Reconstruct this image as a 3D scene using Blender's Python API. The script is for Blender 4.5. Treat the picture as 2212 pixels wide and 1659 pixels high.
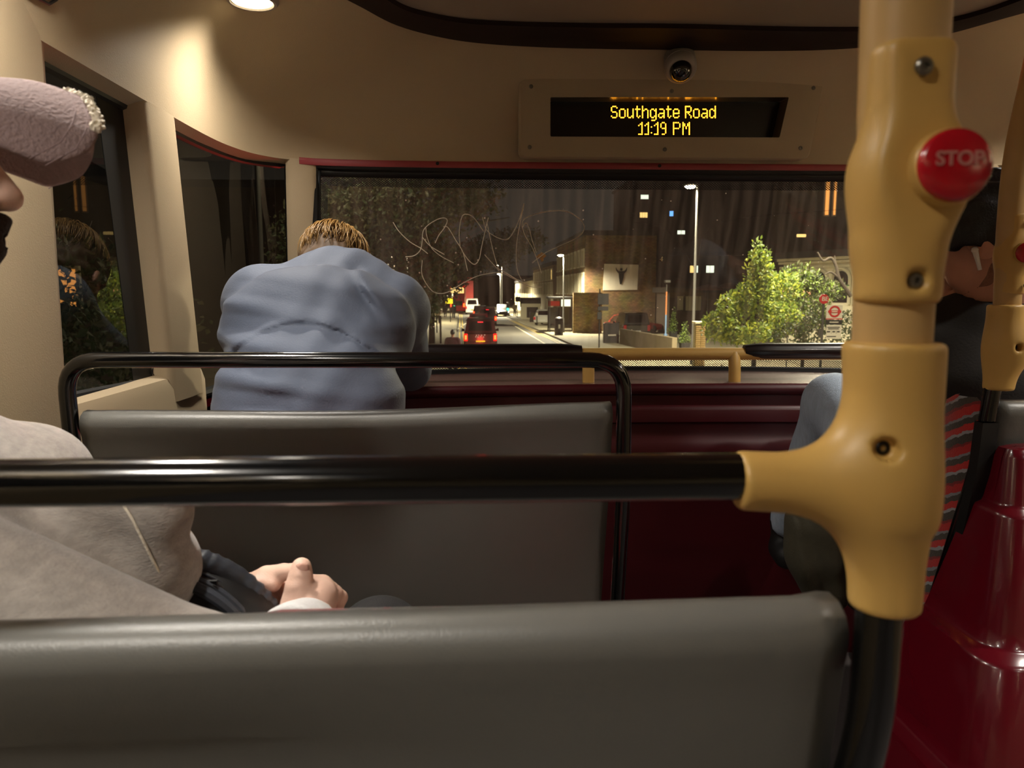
import bpy, math, random
import numpy as np
from mathutils import Vector, Matrix, Euler
random.seed(7)
rng = np.random.default_rng(7)
for o in list(bpy.data.objects):
    bpy.data.objects.remove(o)
SC = bpy.context.scene
COL = SC.collection
PI = math.pi

# ------------------------------------------------------------------ camera
W, H, FPX = 2212.0, 1659.0, 1600.0
CAM = Vector((0.0, 0.0, 1.15))
PITCH = math.atan((H / 2 - 630.0) / FPX)          # looking slightly down
YAW = math.atan((W / 2 - 1030.0) / FPX)           # and slightly to the right
cam_d = bpy.data.cameras.new('camera')
cam = bpy.data.objects.new('camera', cam_d)
COL.objects.link(cam)
cam.location = CAM
cam.rotation_euler = (PI / 2 - PITCH, 0, -YAW)
cam_d.sensor_width = 36.0
cam_d.lens = FPX / W * 36.0
cam_d.clip_start = 0.02
cam_d.clip_end = 1000
cam_d.dof.use_dof = True
cam_d.dof.focus_distance = 1.7
cam_d.dof.aperture_fstop = cam_d.lens / 2.6
SC.camera = cam

# ------------------------------------------------------------------ world and exposure
world = bpy.data.worlds.new('night_sky')
SC.world = world
world.use_nodes = True
bgn = world.node_tree.nodes['Background']
bgn.inputs[0].default_value = (0.62, 0.55, 0.44, 1)
bgn.inputs[1].default_value = 0.040
SC.view_settings.view_transform = 'Standard'
SC.view_settings.look = 'None'
SC.view_settings.gamma = 1.0
SC.view_settings.use_curve_mapping = False
SC.view_settings.exposure = 0.0
LAMP_W = 8.0          # each round ceiling lamp of the bus
STREET_W = 12500.0     # each street lamp head

# ------------------------------------------------------------------ projection helpers (pixel of the 2212x1659 frame -> point at a real depth)
_f = Vector((math.sin(YAW) * math.cos(PITCH), math.cos(YAW) * math.cos(PITCH), -math.sin(PITCH)))
_r = Vector((math.cos(YAW), -math.sin(YAW), 0))
_u = _r.cross(_f)
def ray(u, v):
    return _f * FPX + _r * (u - W / 2) + _u * (H / 2 - v)
def P(u, v, Y):
    d = ray(u, v)
    return CAM + d * (Y / d.y)
def PZ(u, v, z):
    d = ray(u, v)
    return CAM + d * ((z - CAM.z) / d.z)
def PX(u, v, x):
    d = ray(u, v)
    return CAM + d * (x / d.x)
GZ = -2.15                                         # the road lies this far below the upper deck floor
def G(u, v):
    return PZ(u, v, GZ)

# ------------------------------------------------------------------ colours and materials
def lin(r, g, b):
    def f(c):
        c /= 255.0
        return c / 12.92 if c <= 0.04045 else ((c + 0.055) / 1.055) ** 2.4
    return (f(r), f(g), f(b), 1.0)
M = {}
def mat(name, rgb, rough=0.5, metal=0.0, var=0.08, vs=12.0, bump=0.0, bs=150.0, coat=0.0, emit=None, es=0.0, spec=0.5, sheen=0.0, stretch=None, trans=0.0):
    m = bpy.data.materials.new(name)
    m.use_nodes = True
    nt = m.node_tree
    N, L = nt.nodes, nt.links
    b = N['Principled BSDF']
    c = lin(*rgb)
    b.inputs['Roughness'].default_value = rough
    b.inputs['Metallic'].default_value = metal
    b.inputs['Specular IOR Level'].default_value = spec
    b.inputs['Coat Weight'].default_value = coat
    b.inputs['Coat Roughness'].default_value = 0.08
    b.inputs['Sheen Weight'].default_value = sheen
    b.inputs['Transmission Weight'].default_value = trans
    tc = N.new('ShaderNodeTexCoord')
    mp = N.new('ShaderNodeMapping')
    L.new(tc.outputs['Object'], mp.inputs['Vector'])
    if stretch:
        mp.inputs['Scale'].default_value = stretch
    n = N.new('ShaderNodeTexNoise')
    n.inputs['Scale'].default_value = vs
    n.inputs['Detail'].default_value = 5
    L.new(mp.outputs[0], n.inputs['Vector'])
    mx = N.new('ShaderNodeMix')
    mx.data_type = 'RGBA'
    mx.inputs[6].default_value = tuple(min(1, x * (1 - var)) for x in c[:3]) + (1,)
    mx.inputs[7].default_value = tuple(min(1, x * (1 + var)) for x in c[:3]) + (1,)
    L.new(n.outputs['Fac'], mx.inputs[0])
    L.new(mx.outputs[2], b.inputs['Base Color'])
    if bump > 0:
        n2 = N.new('ShaderNodeTexNoise')
        n2.inputs['Scale'].default_value = bs
        n2.inputs['Detail'].default_value = 3
        L.new(mp.outputs[0], n2.inputs['Vector'])
        bp = N.new('ShaderNodeBump')
        bp.inputs['Strength'].default_value = bump
        bp.inputs['Distance'].default_value = 0.002
        L.new(n2.outputs['Fac'], bp.inputs['Height'])
        L.new(bp.outputs[0], b.inputs['Normal'])
    if emit:
        b.inputs['Emission Color'].default_value = lin(*emit)
        b.inputs['Emission Strength'].default_value = es
    M[name] = m
    return m

mat('cream_panel', (176, 157, 126), 0.55, bump=0.25, bs=420, var=0.06, vs=3)
mat('pillar_cream', (178, 159, 128), 0.6, bump=0.2, bs=420, var=0.06, vs=4)
mat('ceiling_grey', (140, 126, 110), 0.6, bump=0.2, bs=400, var=0.05, vs=3)
mat('lip_red_glow', (150, 58, 62), 0.45)
mat('bezel_cream', (166, 148, 120), 0.55, bump=0.25, bs=420, var=0.06, vs=3)
mat('dark_trim', (30, 15, 13), 0.6, spec=0.2)
mat('rubber', (10, 10, 10), 0.5, var=0.1)
mat('seat_grey', (104, 103, 98), 0.36, bump=0.15, bs=700, var=0.10, vs=5)
mat('rail_black', (7, 7, 7), 0.16, coat=0.6, var=0.1)
mat('pole_yellow', (204, 164, 90), 0.42, bump=0.05, bs=300, var=0.05, vs=6)
mat('pole_paint', (196, 160, 102), 0.38, metal=0.0, bump=0.04, bs=300, var=0.04)
mat('maroon', (92, 6, 22), 0.24, coat=0.5, var=0.08, vs=6)
mat('maroon_panel', (66, 8, 16), 0.38, var=0.12, vs=5, stretch=(1, 8, 8))
mat('shelf_wood', (108, 80, 74), 0.26, bump=0.2, bs=60, var=0.3, vs=14, stretch=(1, 14, 1))
mat('pad_black', (20, 9, 9), 0.3, coat=0.3)
mat('steel', (120, 116, 108), 0.35, metal=0.9)
mat('dark_steel', (40, 36, 32), 0.4, metal=0.7)
mat('stop_red', (178, 12, 30), 0.22, coat=0.5, var=0.05)
mat('stop_letter', (186, 120, 112), 0.5)
mat('floor_vinyl', (60, 54, 52), 0.6, var=0.3, vs=90)
mat('lens', (255, 246, 214), 0.4, emit=(255, 238, 196), es=6.0)
mat('screen_black', (14, 13, 10), 0.25, var=0.1)
mat('recess_grey', (78, 68, 56), 0.2, coat=1.0)
mat('led_amber', (255, 180, 40), 0.4, emit=(255, 158, 32), es=8.0)
mat('camera_shell', (150, 140, 130), 0.45)
mat('camera_glass', (10, 9, 8), 0.08, coat=1.0)
mat('scratch', (238, 228, 204), 0.8)

# ------------------------------------------------------------------ mesh builder
ORG = {}                                           # world origin of every object (no parent is rotated unless local coords are used)
def V(*a):
    return Vector(a)
class MB:
    def __init__(s):
        s.v, s.f = [], []
    def add(s, vs, fs):
        k = len(s.v)
        s.v.extend([tuple(p) for p in vs])
        s.f.extend([tuple(i + k for i in f) for f in fs])
        return s
    def box(s, c, size, R=None):
        c = Vector(c)
        vs = []
        for x in (-.5, .5):
            for y in (-.5, .5):
                for z in (-.5, .5):
                    p = Vector((x * size[0], y * size[1], z * size[2]))
                    if R is not None:
                        p = R @ p
                    vs.append(c + p)
        return s.add(vs, [(0, 1, 3, 2), (4, 6, 7, 5), (0, 4, 5, 1), (2, 3, 7, 6), (0, 2, 6, 4), (1, 5, 7, 3)])
    def hexa(s, q):                                # eight corners: four bottom, four top, same order
        return s.add(q, [(3, 2, 1, 0), (4, 5, 6, 7), (0, 1, 5, 4), (1, 2, 6, 5), (2, 3, 7, 6), (3, 0, 4, 7)])
    def tube(s, pts, r, n=12, cap=True, closed=False, flat=None):
        pts = [Vector(p) for p in pts]
        m = len(pts)
        rs = r if isinstance(r, (list, tuple)) else [r] * m
        tang = []
        for i in range(m):
            a = pts[(i - 1) % m] if (closed or i > 0) else pts[i]
            b = pts[(i + 1) % m] if (closed or i < m - 1) else pts[i]
            t = (b - a)
            tang.append(t.normalized() if t.length > 1e-9 else Vector((0, 0, 1)))
        t0 = tang[0]
        ref = Vector((0, 0, 1)) if abs(t0.z) < 0.9 else Vector((1, 0, 0))
        nrm = (ref - t0 * ref.dot(t0)).normalized()
        rings = []
        vs = []
        for i in range(m):
            t = tang[i]
            nrm = (nrm - t * nrm.dot(t))
            nrm = nrm.normalized() if nrm.length > 1e-6 else t.orthogonal().normalized()
            bi = t.cross(nrm)
            row = []
            for k in range(n):
                a = 2 * PI * k / n
                ca, sa = math.cos(a), math.sin(a)
                if flat:
                    sa *= flat
                vs.append(pts[i] + (nrm * ca + bi * sa) * rs[i])
                row.append(len(vs) - 1)
            rings.append(row)
        fs = []
        last = m if closed else m - 1
        for i in range(last):
            a, b = rings[i], rings[(i + 1) % m]
            for k in range(n):
                fs.append((a[k], a[(k + 1) % n], b[(k + 1) % n], b[k]))
        if cap and not closed:
            fs.append(tuple(reversed(rings[0])))
            fs.append(tuple(rings[-1]))
        return s.add(vs, fs)
    def lathe(s, prof, org, axis=(0, 0, 1), n=24, sx=1.0, sy=1.0):
        axis = Vector(axis).normalized()
        a0 = axis.orthogonal().normalized()
        if abs(axis.z) > 0.99:
            a0 = Vector((1, 0, 0))
        b0 = axis.cross(a0)
        org = Vector(org)
        vs, rows, fs = [], [], []
        for (r, h) in prof:
            row = []
            for k in range(n):
                a = 2 * PI * k / n
                vs.append(org + axis * h + (a0 * math.cos(a) * sx + b0 * math.sin(a) * sy) * r)
                row.append(len(vs) - 1)
            rows.append(row)
        for i in range(len(rows) - 1):
            for k in range(n):
                fs.append((rows[i][k], rows[i][(k + 1) % n], rows[i + 1][(k + 1) % n], rows[i + 1][k]))
        fs.append(tuple(reversed(rows[0])))
        fs.append(tuple(rows[-1]))
        return s.add(vs, fs)
    def grid(s, rows, closed=False):
        n = len(rows[0])
        vs = [p for r in rows for p in r]
        fs = []
        for i in range(len(rows) - 1):
            for k in range(n if closed else n - 1):
                k2 = (k + 1) % n
                fs.append((i * n + k, i * n + k2, (i + 1) * n + k2, (i + 1) * n + k))
        return s.add(vs, fs)
    def prism(s, poly, off):                       # polygon of 3D points pushed along a vector
        n = len(poly)
        off = Vector(off)
        vs = [Vector(p) for p in poly] + [Vector(p) + off for p in poly]
        fs = [tuple(range(n)), tuple(reversed(range(n, 2 * n)))]
        for k in range(n):
            fs.append((k, n + k, n + (k + 1) % n, (k + 1) % n))
        return s.add(vs, fs)
    def quad(s, a, b, c, d):
        return s.add([a, b, c, d], [(0, 1, 2, 3)])
    def build(s, name, material, parent=None, org=None, smooth=True, angle=38, bevel=0.0, segs=2, solid=0.0, subd=0, local=False):
        me = bpy.data.meshes.new(name)
        if org is None:
            if parent is not None:
                org = ORG[parent.name]
            else:
                a = np.array(s.v)
                lo, hi = a.min(0), a.max(0)
                org = Vector(((lo[0] + hi[0]) / 2, (lo[1] + hi[1]) / 2, lo[2]))
        org = Vector((0, 0, 0)) if local else Vector(org)
        me.from_pydata([(p[0] - org.x, p[1] - org.y, p[2] - org.z) for p in s.v], [], s.f)
        me.update()
        fix_normals(me)
        if smooth:
            me.shade_smooth()
            if angle < 179:
                me.set_sharp_from_angle(angle=math.radians(angle))
        mm = material if isinstance(material, (list, tuple)) else [material]
        for q in mm:
            me.materials.append(M[q] if isinstance(q, str) else q)
        o = bpy.data.objects.new(name, me)
        COL.objects.link(o)
        if parent is not None:
            o.parent = parent
            ORG[o.name] = org if not local else Vector((0, 0, 0))
        else:
            if not local:
                o.location = org
            ORG[o.name] = org
        if solid:
            md = o.modifiers.new('thick', 'SOLIDIFY')
            md.thickness = solid
            md.offset = 0
        if bevel:
            md = o.modifiers.new('bevel', 'BEVEL')
            md.width = bevel
            md.segments = segs
            md.limit_method = 'ANGLE'
            md.angle_limit = math.radians(40)
        if subd:
            md = o.modifiers.new('sub', 'SUBSURF')
            md.levels = subd
            md.render_levels = subd
        return o
import bmesh
def fix_normals(me):
    bm = bmesh.new()
    bm.from_mesh(me)
    bmesh.ops.recalc_face_normals(bm, faces=bm.faces)
    bm.to_mesh(me)
    bm.free()
def thing(name, label, cat, loc=(0, 0, 0), group=None):
    o = bpy.data.objects.new(name, None)
    COL.objects.link(o)
    o.location = loc
    o.empty_display_size = 0.05
    ORG[o.name] = Vector(loc)
    return tag(o, label, cat, group)
def tag(o, label=None, cat=None, group=None, kind=None):
    if label:
        o['label'] = label
    if cat:
        o['category'] = cat
    if group:
        o['group'] = group
    if kind:
        o['kind'] = kind
    return o
def struct(o, label=None):
    o['kind'] = 'structure'
    if label:
        o['label'] = label
    return o
def copy_tree(o, parent=None):
    c = o.copy()
    COL.objects.link(c)
    c.parent = parent
    ORG[c.name] = ORG.get(o.name, Vector((0, 0, 0)))
    for ch in list(o.children):
        copy_tree(ch, c)
    return c
def smooth_path(pts, per=6):                       # Catmull-Rom through points
    pts = [Vector(p) for p in pts]
    out = []
    for i in range(len(pts) - 1):
        p0 = pts[i - 1] if i > 0 else pts[i] * 2 - pts[i + 1]
        p1, p2 = pts[i], pts[i + 1]
        p3 = pts[i + 2] if i + 2 < len(pts) else pts[i + 1] * 2 - pts[i]
        for k in range(per):
            t = k / per
            out.append(0.5 * ((2 * p1) + (p2 - p0) * t + (2 * p0 - 5 * p1 + 4 * p2 - p3) * t * t + (-p0 + 3 * p1 - 3 * p2 + p3) * t ** 3))
    out.append(pts[-1])
    return out
def fillet(pts, rad, n=6):                         # polyline with rounded corners
    pts = [Vector(p) for p in pts]
    out = [pts[0]]
    for i in range(1, len(pts) - 1):
        a, b, c = pts[i - 1], pts[i], pts[i + 1]
        d1, d2 = (a - b), (c - b)
        r = min(rad, d1.length * .49, d2.length * .49)
        p, q = b + d1.normalized() * r, b + d2.normalized() * r
        for k in range(n + 1):
            t = k / n
            out.append(p * (1 - t) ** 2 + b * 2 * t * (1 - t) + q * t * t)
    out.append(pts[-1])
    return out
def interp(xs, ys, x):
    return float(np.interp(x, xs, ys))

# ------------------------------------------------------------------ signed distance modelling (bodies, cast joints)
def surface_nets(f, lo, h):
    s = f < 0
    nx, ny, nz = f.shape
    def sh(a, o):
        return a[o[0]:nx - 1 + o[0], o[1]:ny - 1 + o[1], o[2]:nz - 1 + o[2]]
    offs = [(i, j, k) for i in (0, 1) for j in (0, 1) for k in (0, 1)]
    cnt = sum(sh(s, o).astype(np.int8) for o in offs)
    act = (cnt > 0) & (cnt < 8)
    idx = -np.ones(act.shape, dtype=np.int64)
    n = int(act.sum())
    idx[act] = np.arange(n)
    cell = np.argwhere(act).astype(float)
    fv = {o: sh(f, o)[act] for o in offs}
    acc = np.zeros((n, 3))
    num = np.zeros(n)
    for a in offs:
        for ax in range(3):
            if a[ax] == 0:
                b = list(a)
                b[ax] = 1
                b = tuple(b)
                fa, fb = fv[a], fv[b]
                cr = (fa < 0) != (fb < 0)
                t = np.where(cr, fa / np.where(cr, fa - fb, 1), 0)
                p = np.array(a, float)[None, :] + t[:, None] * (np.array(b, float) - np.array(a, float))[None, :]
                acc[cr] += p[cr]
                num[cr] += 1
    verts = (cell + acc / num[:, None]) * h + np.array(lo)[None, :]
    faces = []
    for ax in range(3):
        sl0 = [slice(None)] * 3
        sl1 = [slice(None)] * 3
        sl0[ax] = slice(0, -1)
        sl1[ax] = slice(1, None)
        e = s[tuple(sl0)] != s[tuple(sl1)]
        pos = np.argwhere(e)
        a1, a2 = (ax + 1) % 3, (ax + 2) % 3
        ok = (pos[:, a1] > 0) & (pos[:, a2] > 0) & (pos[:, a1] < f.shape[a1] - 1) & (pos[:, a2] < f.shape[a2] - 1)
        pos = pos[ok]
        flip = s[tuple(pos.T)]
        q = []
        for d1, d2 in ((-1, -1), (0, -1), (0, 0), (-1, 0)):
            c = pos.copy()
            c[:, a1] += d1
            c[:, a2] += d2
            q.append(idx[tuple(c.T)])
        q = np.stack(q, 1)
        q[~flip] = q[~flip][:, ::-1]
        faces.append(q)
    return verts, np.concatenate(faces)
def cap_sdf(Pn, a, b, ra, rb):
    a, b = np.array(a, float), np.array(b, float)
    ab = b - a
    t = np.clip(((Pn - a) @ ab) / max(1e-12, ab @ ab), 0, 1)
    return np.linalg.norm(Pn - (a + t[:, None] * ab), axis=1) - (ra + (rb - ra) * t)
def ell_sdf(Pn, c, r, R=None):
    q = Pn - np.array(c, float)
    if R is not None:
        q = q @ np.array(R)                         # columns of R are the axes
    r = np.array(r, float)
    k0 = np.linalg.norm(q / r, axis=1)
    k1 = np.linalg.norm(q / (r * r), axis=1)
    return k0 * (k0 - 1) / np.maximum(k1, 1e-9)
def box_sdf(Pn, c, hs, R=None, rd=0.0):
    q = Pn - np.array(c, float)
    if R is not None:
        q = q @ np.array(R)
    q = np.abs(q) - (np.array(hs, float) - rd)
    return np.linalg.norm(np.maximum(q, 0), axis=1) + np.minimum(q.max(1), 0) - rd
def smin(a, b, k):
    if k <= 0:
        return np.minimum(a, b)
    h = np.clip(0.5 + 0.5 * (b - a) / k, 0, 1)
    return b + (a - b) * h - k * h * (1 - h)
def smax(a, b, k):
    return -smin(-a, -b, k)
def sdf_grid(fn, lo, hi, h, B=6):
    lo, hi = np.array(lo, float), np.array(hi, float)
    nb = np.ceil(((hi - lo) / h + 1) / B).astype(int)
    n = nb * B
    bi = np.stack(np.meshgrid(*[np.arange(k) for k in nb], indexing='ij'), -1).reshape(-1, 3)
    cen = lo + (bi * B + (B - 1) / 2) * h
    dc = fn(cen)
    act = np.abs(dc) < (B - 1) * h * .866 * 1.25 + .014
    out = np.repeat(np.repeat(np.repeat(dc.reshape(nb), B, 0), B, 1), B, 2)
    off = np.stack(np.meshgrid(*[np.arange(B)] * 3, indexing='ij'), -1).reshape(-1, 3)
    ab = bi[act]
    step = 1500
    for i in range(0, len(ab), step):
        idx = (ab[i:i + step, None, :] * B + off[None]).reshape(-1, 3)
        out[idx[:, 0], idx[:, 1], idx[:, 2]] = fn(lo + idx * h)
    return surface_nets(out, lo, h)
def relax(v, f, it=2, lam=0.5):
    e = np.concatenate([f[:, [0, 1]], f[:, [1, 2]], f[:, [2, 3]], f[:, [3, 0]]])
    e = np.concatenate([e, e[:, ::-1]])
    for _ in range(it):
        acc = np.zeros_like(v)
        cnt = np.zeros(len(v))
        np.add.at(acc, e[:, 0], v[e[:, 1]])
        np.add.at(cnt, e[:, 0], 1)
        v = v * (1 - lam) + lam * acc / np.maximum(cnt, 1)[:, None]
    return v
def sdf_obj(name, fns, material, parent=None, it=2, midx=None, org=None, post=None):
    """fns: list of (function, lo, hi, cell); all meshes end up in one object"""
    vs, fs, k = [], [], 0
    for (fn, lo, hi, h) in fns:
        v, f = sdf_grid(fn, lo, hi, h)
        v = relax(v, f, it)
        if post is not None:
            v = post(v)
        vs.append(v)
        fs.append(f + k)
        k += len(v)
    v, f = np.concatenate(vs), np.concatenate(fs)
    if org is None:
        org = ORG[parent.name] if parent is not None else Vector(((v[:, 0].min() + v[:, 0].max()) / 2, (v[:, 1].min() + v[:, 1].max()) / 2, v[:, 2].min()))
    vv = v - np.array(org)[None, :]
    me = bpy.data.meshes.new(name)
    me.from_pydata(vv.tolist(), [], f.tolist())
    me.update()
    me.shade_smooth()
    mm = material if isinstance(material, (list, tuple)) else [material]
    for q in mm:
        me.materials.append(M[q])
    if midx is not None:
        cen = v[f].mean(1)
        me.polygons.foreach_set('material_index', midx(cen).astype(np.int32))
    o = bpy.data.objects.new(name, me)
    COL.objects.link(o)
    if parent is not None:
        o.parent = parent
    else:
        o.location = org
    ORG[o.name] = Vector(org)
    return o
def rot_to(fwd, up=(0, 0, 1)):                     # matrix with columns right, forward, up
    f = Vector(fwd).normalized()
    r = f.cross(Vector(up)).normalized()
    u = r.cross(f)
    return np.array([[r.x, f.x, u.x], [r.y, f.y, u.y], [r.z, f.z, u.z]])
# =================================================================== THE BUS: setting
XB = 0.54                                          # centre line of the bus
XL, XR = -0.685, 2 * XB + 0.685                    # inner faces of the side walls
def mirror(pts):
    return pts + [(2 * XB - x, y) for (x, y) in reversed(pts[:-1])]
LIP = mirror([(-.685, -3), (-.685, 0), (-.685, 1.2), (-.685, 1.6), (-.685, 1.9), (-.672, 2.1), (-.63, 2.24), (-.55, 2.325), (-.42, 2.365), (-.15, 2.383), (.2, 2.387), (.54, 2.387)])
RING = mirror([(-.42, -3), (-.42, 0), (-.42, 1.1), (-.41, 1.45), (-.385, 1.68), (-.34, 1.84), (-.28, 1.95), (-.205, 2.073), (-.09, 2.162), (.04, 2.209), (.25, 2.233), (.54, 2.235)])
RIN = mirror([(-.30, -3), (-.30, 0), (-.30, 1.0), (-.295, 1.30), (-.28, 1.58), (-.24, 1.80), (-.195, 1.925), (-.135, 1.99), (-.03, 2.04), (.1, 2.055), (.3, 2.058), (.54, 2.052)])
LIPC, RINGC, RINC = [smooth_path([(x, y, 0) for x, y in c], 6) for c in (LIP, RING, RIN)]
ZL, ZR = 1.55, 1.86
def cove(l, r, t):
    a = .70 * (1 - math.cos(t * PI / 2)) + .30 * t
    b = .70 * math.sin(t * PI / 2) + .30 * t
    w = min(1, max(0, (2.36 - l.y) / .35))           # side coving is squarer than the front dome
    w = w * w * (3 - 2 * w)
    c_, s_ = max(0.0, math.cos(t * PI / 2)) ** .667, math.sin(t * PI / 2) ** .667
    a += (1 - c_ - a) * w
    b += (s_ - b) * w
    return Vector((l.x + (r.x - l.x) * a, l.y + (r.y - l.y) * a, ZL + (ZR - ZL) * b))
m = MB()
rows = []
rows.append([V(l.x + (-.045 if l.x < XB else .045) * min(1, abs(l.x - XB) / .9) ** 6, l.y + .045 * min(1, max(0, (l.y - 1.9) / .4)), ZL - .022) for l in LIPC])   # soffit at the glass
rows.append([V(l.x, l.y, ZL - .006) for l in LIPC])
for k in range(15):
    t = k / 14
    rows.append([cove(l, r, t) for l, r in zip(LIPC, RINGC)])
m.grid(rows)
def _cen(f):
    return sum((Vector(m.v[i]) for i in f), Vector()) / len(f)
m.f = [f for f in m.f if not (.15 < _cen(f).x < .97 and 1.578 < _cen(f).z < 1.755 and _cen(f).y > 2.2)]   # opening for the display
ceil = struct(m.build('ceiling', 'cream_panel', angle=60), 'cream moulded front dome and coving of the bus ceiling')
m = MB()                                           # flat middle of the ceiling
n = len(RINC)
m.grid([[V(p.x, p.y, ZR - .002) for p in RINC[:n // 2 + 1]], [V(2 * XB - p.x, p.y, ZR - .002) for p in RINC[:n // 2 + 1]]])
m.build('ceiling_panel', 'ceiling_grey', ceil)
m = MB()                                           # dark strip round the front dome
m.grid([[V(p.x, p.y, ZR + .004) for p in RINGC], [V(p.x, p.y, ZR - .012) for p in RINGC], [V((p.x + q.x) / 2, (p.y + q.y) / 2, ZR - .018) for p, q in zip(RINGC, RINC)], [V(q.x, q.y, ZR - .014) for q in RINC], [V(q.x, q.y, ZR + .004) for q in RINC]])
struct(m.build('trim_1', 'dark_trim', angle=40), 'dark brown curved strip round the front ceiling panel')
# strip added along the dome lip, red brake-light glow put into its colour
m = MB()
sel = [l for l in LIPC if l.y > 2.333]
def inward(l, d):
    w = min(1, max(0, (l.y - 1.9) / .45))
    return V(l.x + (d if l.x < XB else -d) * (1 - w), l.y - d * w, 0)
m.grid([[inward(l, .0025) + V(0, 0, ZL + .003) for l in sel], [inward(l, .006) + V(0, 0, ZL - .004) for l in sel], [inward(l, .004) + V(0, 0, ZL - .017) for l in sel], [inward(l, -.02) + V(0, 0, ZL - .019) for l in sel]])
lip = struct(m.build('trim_10', 'lip_red_glow', angle=60), 'strip along the lower lip of the dome, coloured with the red brake-light glow')
for (u, v) in ((945, 353), (1425, 358)):
    MB().lathe([(.0055, 0), (.005, .0015), (.0005, .002)], P(u, v, 2.378), (0, -1, -.2), 12).build('screw', 'dark_steel', lip)
# side ceiling panel with a rounded corner, left behind the dome
m = MB()
def covePt(y, t, push=0.0):
    l, r = V(-.685, y, 0), V(-.42, y, 0)
    p = cove(l, r, t)
    p2 = cove(l, r, min(1, t + .02)) - cove(l, r, max(0, t - .02))
    nrm = V(-p2.z, 0, p2.x).normalized()
    if nrm.z > 0:
        nrm = -nrm
    return p + nrm * push
rows = []
for i in range(21):
    t = .06 + .9 * i / 20
    row = []
    cut = 0.0 if i > 4 else .06 * (1 - math.sqrt(max(0, 1 - ((4 - i) / 4) ** 2)))
    for y in (-2.9, -1, 0, .6, 1.0, 1.2, 1.30 - cut, 1.315 - cut):
        row.append(covePt(y, t, .013 if y < 1.31 - cut else -.002))
    rows.append(row)
m.grid(rows)
tr2 = struct(m.build('trim_2', 'cream_panel', angle=50), 'raised cream side ceiling panel with rounded corner')
seam = [covePt(y, .045, .004) for y in (-2.0, -1.0, 0, .6, 1.0, 1.15, 1.24)]
seam += [covePt(1.285, .05, .004), covePt(1.306, .07, .004), covePt(1.316, .11, .004)] + [covePt(1.318, .15 + .80 * i / 16, .003) for i in range(17)]
MB().tube(seam, .0028, 6).build('seam', 'rubber', tr2)
# floor, rear wall, lower walls
struct(MB().box((XB, -.25, -.02), (2.5, 5.5, .04)).build('floor', 'floor_vinyl'), 'grey speckled bus floor')
struct(MB().box((XB, -3.02, .95), (2.6, .04, 1.98)).build('wall_back', 'cream_panel'), 'cream rear wall of the bus')
GX = .045                                          # glass lies this far outside the wall face
def side_wall(s, name):
    x0 = XL if s < 0 else XR
    o = lambda d: x0 + s * d
    m = MB()
    prof = [(0, .0), (0, .70), (.004, .93), (.012, .955), (.035, .962), (.05, .962)]
    m.grid([[V(o(d), y, z) for (d, z) in prof] for y in (-3, 0, 1.2, 1.90)])
    w = struct(m.build(name, 'pillar_cream', angle=50), 'cream panel under the side windows')
    return w
side_wall(-1, 'wall_left')
side_wall(1, 'wall_right')
# window posts
def post(name, s, ys_top, ys_bot, label, z0=.955, z1=1.545, xin=0.0, depth=.06):
    x0 = XL if s < 0 else XR
    (ta, tb), (ba, bb) = ys_top, ys_bot
    rows = []
    nz = 14
    for k in range(nz):
        t = k / (nz - 1)
        a, b = ba + (ta - ba) * t, bb + (tb - bb) * t
        z = z0 + (z1 - z0) * t
        e = min(.022, (b - a) * .3)
        row = []
        for (yy, d) in ((a, depth), (a, .014), (a + e * .35, .004), (a + e, 0), ((a + b) / 2, -.002), (b - e, 0), (b - e * .35, .004), (b, .014), (b, depth)):
            row.append(V(x0 + s * (d + xin), yy, z))
        rows.append(row)
    return struct(MB().grid(rows).build(name, 'pillar_cream', angle=60), label)
for s, nm in ((-1, 'left'), (1, 'right')):
    post('trim_%d' % (3 if s < 0 else 4), s, (.95, 1.285), (.93, 1.26), 'broad cream window post on the %s side' % nm, z0=.3, z1=1.62)
    post('trim_%d' % (5 if s < 0 else 6), s, (1.625, 1.80), (1.70, 1.89), 'slanting cream window post on the %s side, nearer the front' % nm, z0=.90)
# front corner posts
for s, nm in ((-1, 'left'), (1, 'right')):
    mx = lambda x: x if s < 0 else 2 * XB - x
    m = MB()
    rows = []
    for k in range(10):
        t = k / 9
        z = .86 + (1.548 - .86) * t
        yo = .10 * (1 - t)
        xo = -.035 * (1 - t)
        rows.append([V(mx(-.575 + xo), 2.36 + yo, z), V(mx(-.572 + xo), 2.325 + yo, z), V(mx(-.555 + xo), 2.318 + yo, z), V(mx(-.50 + xo), 2.345 + yo, z), V(mx(-.488 + xo), 2.352 + yo, z), V(mx(-.486 + xo), 2.40 + yo, z)])
    m.grid(rows)
    struct(m.build('trim_%d' % (7 if s < 0 else 8), 'pillar_cream', angle=60), 'slim cream corner post on the %s of the windscreen' % nm)

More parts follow.
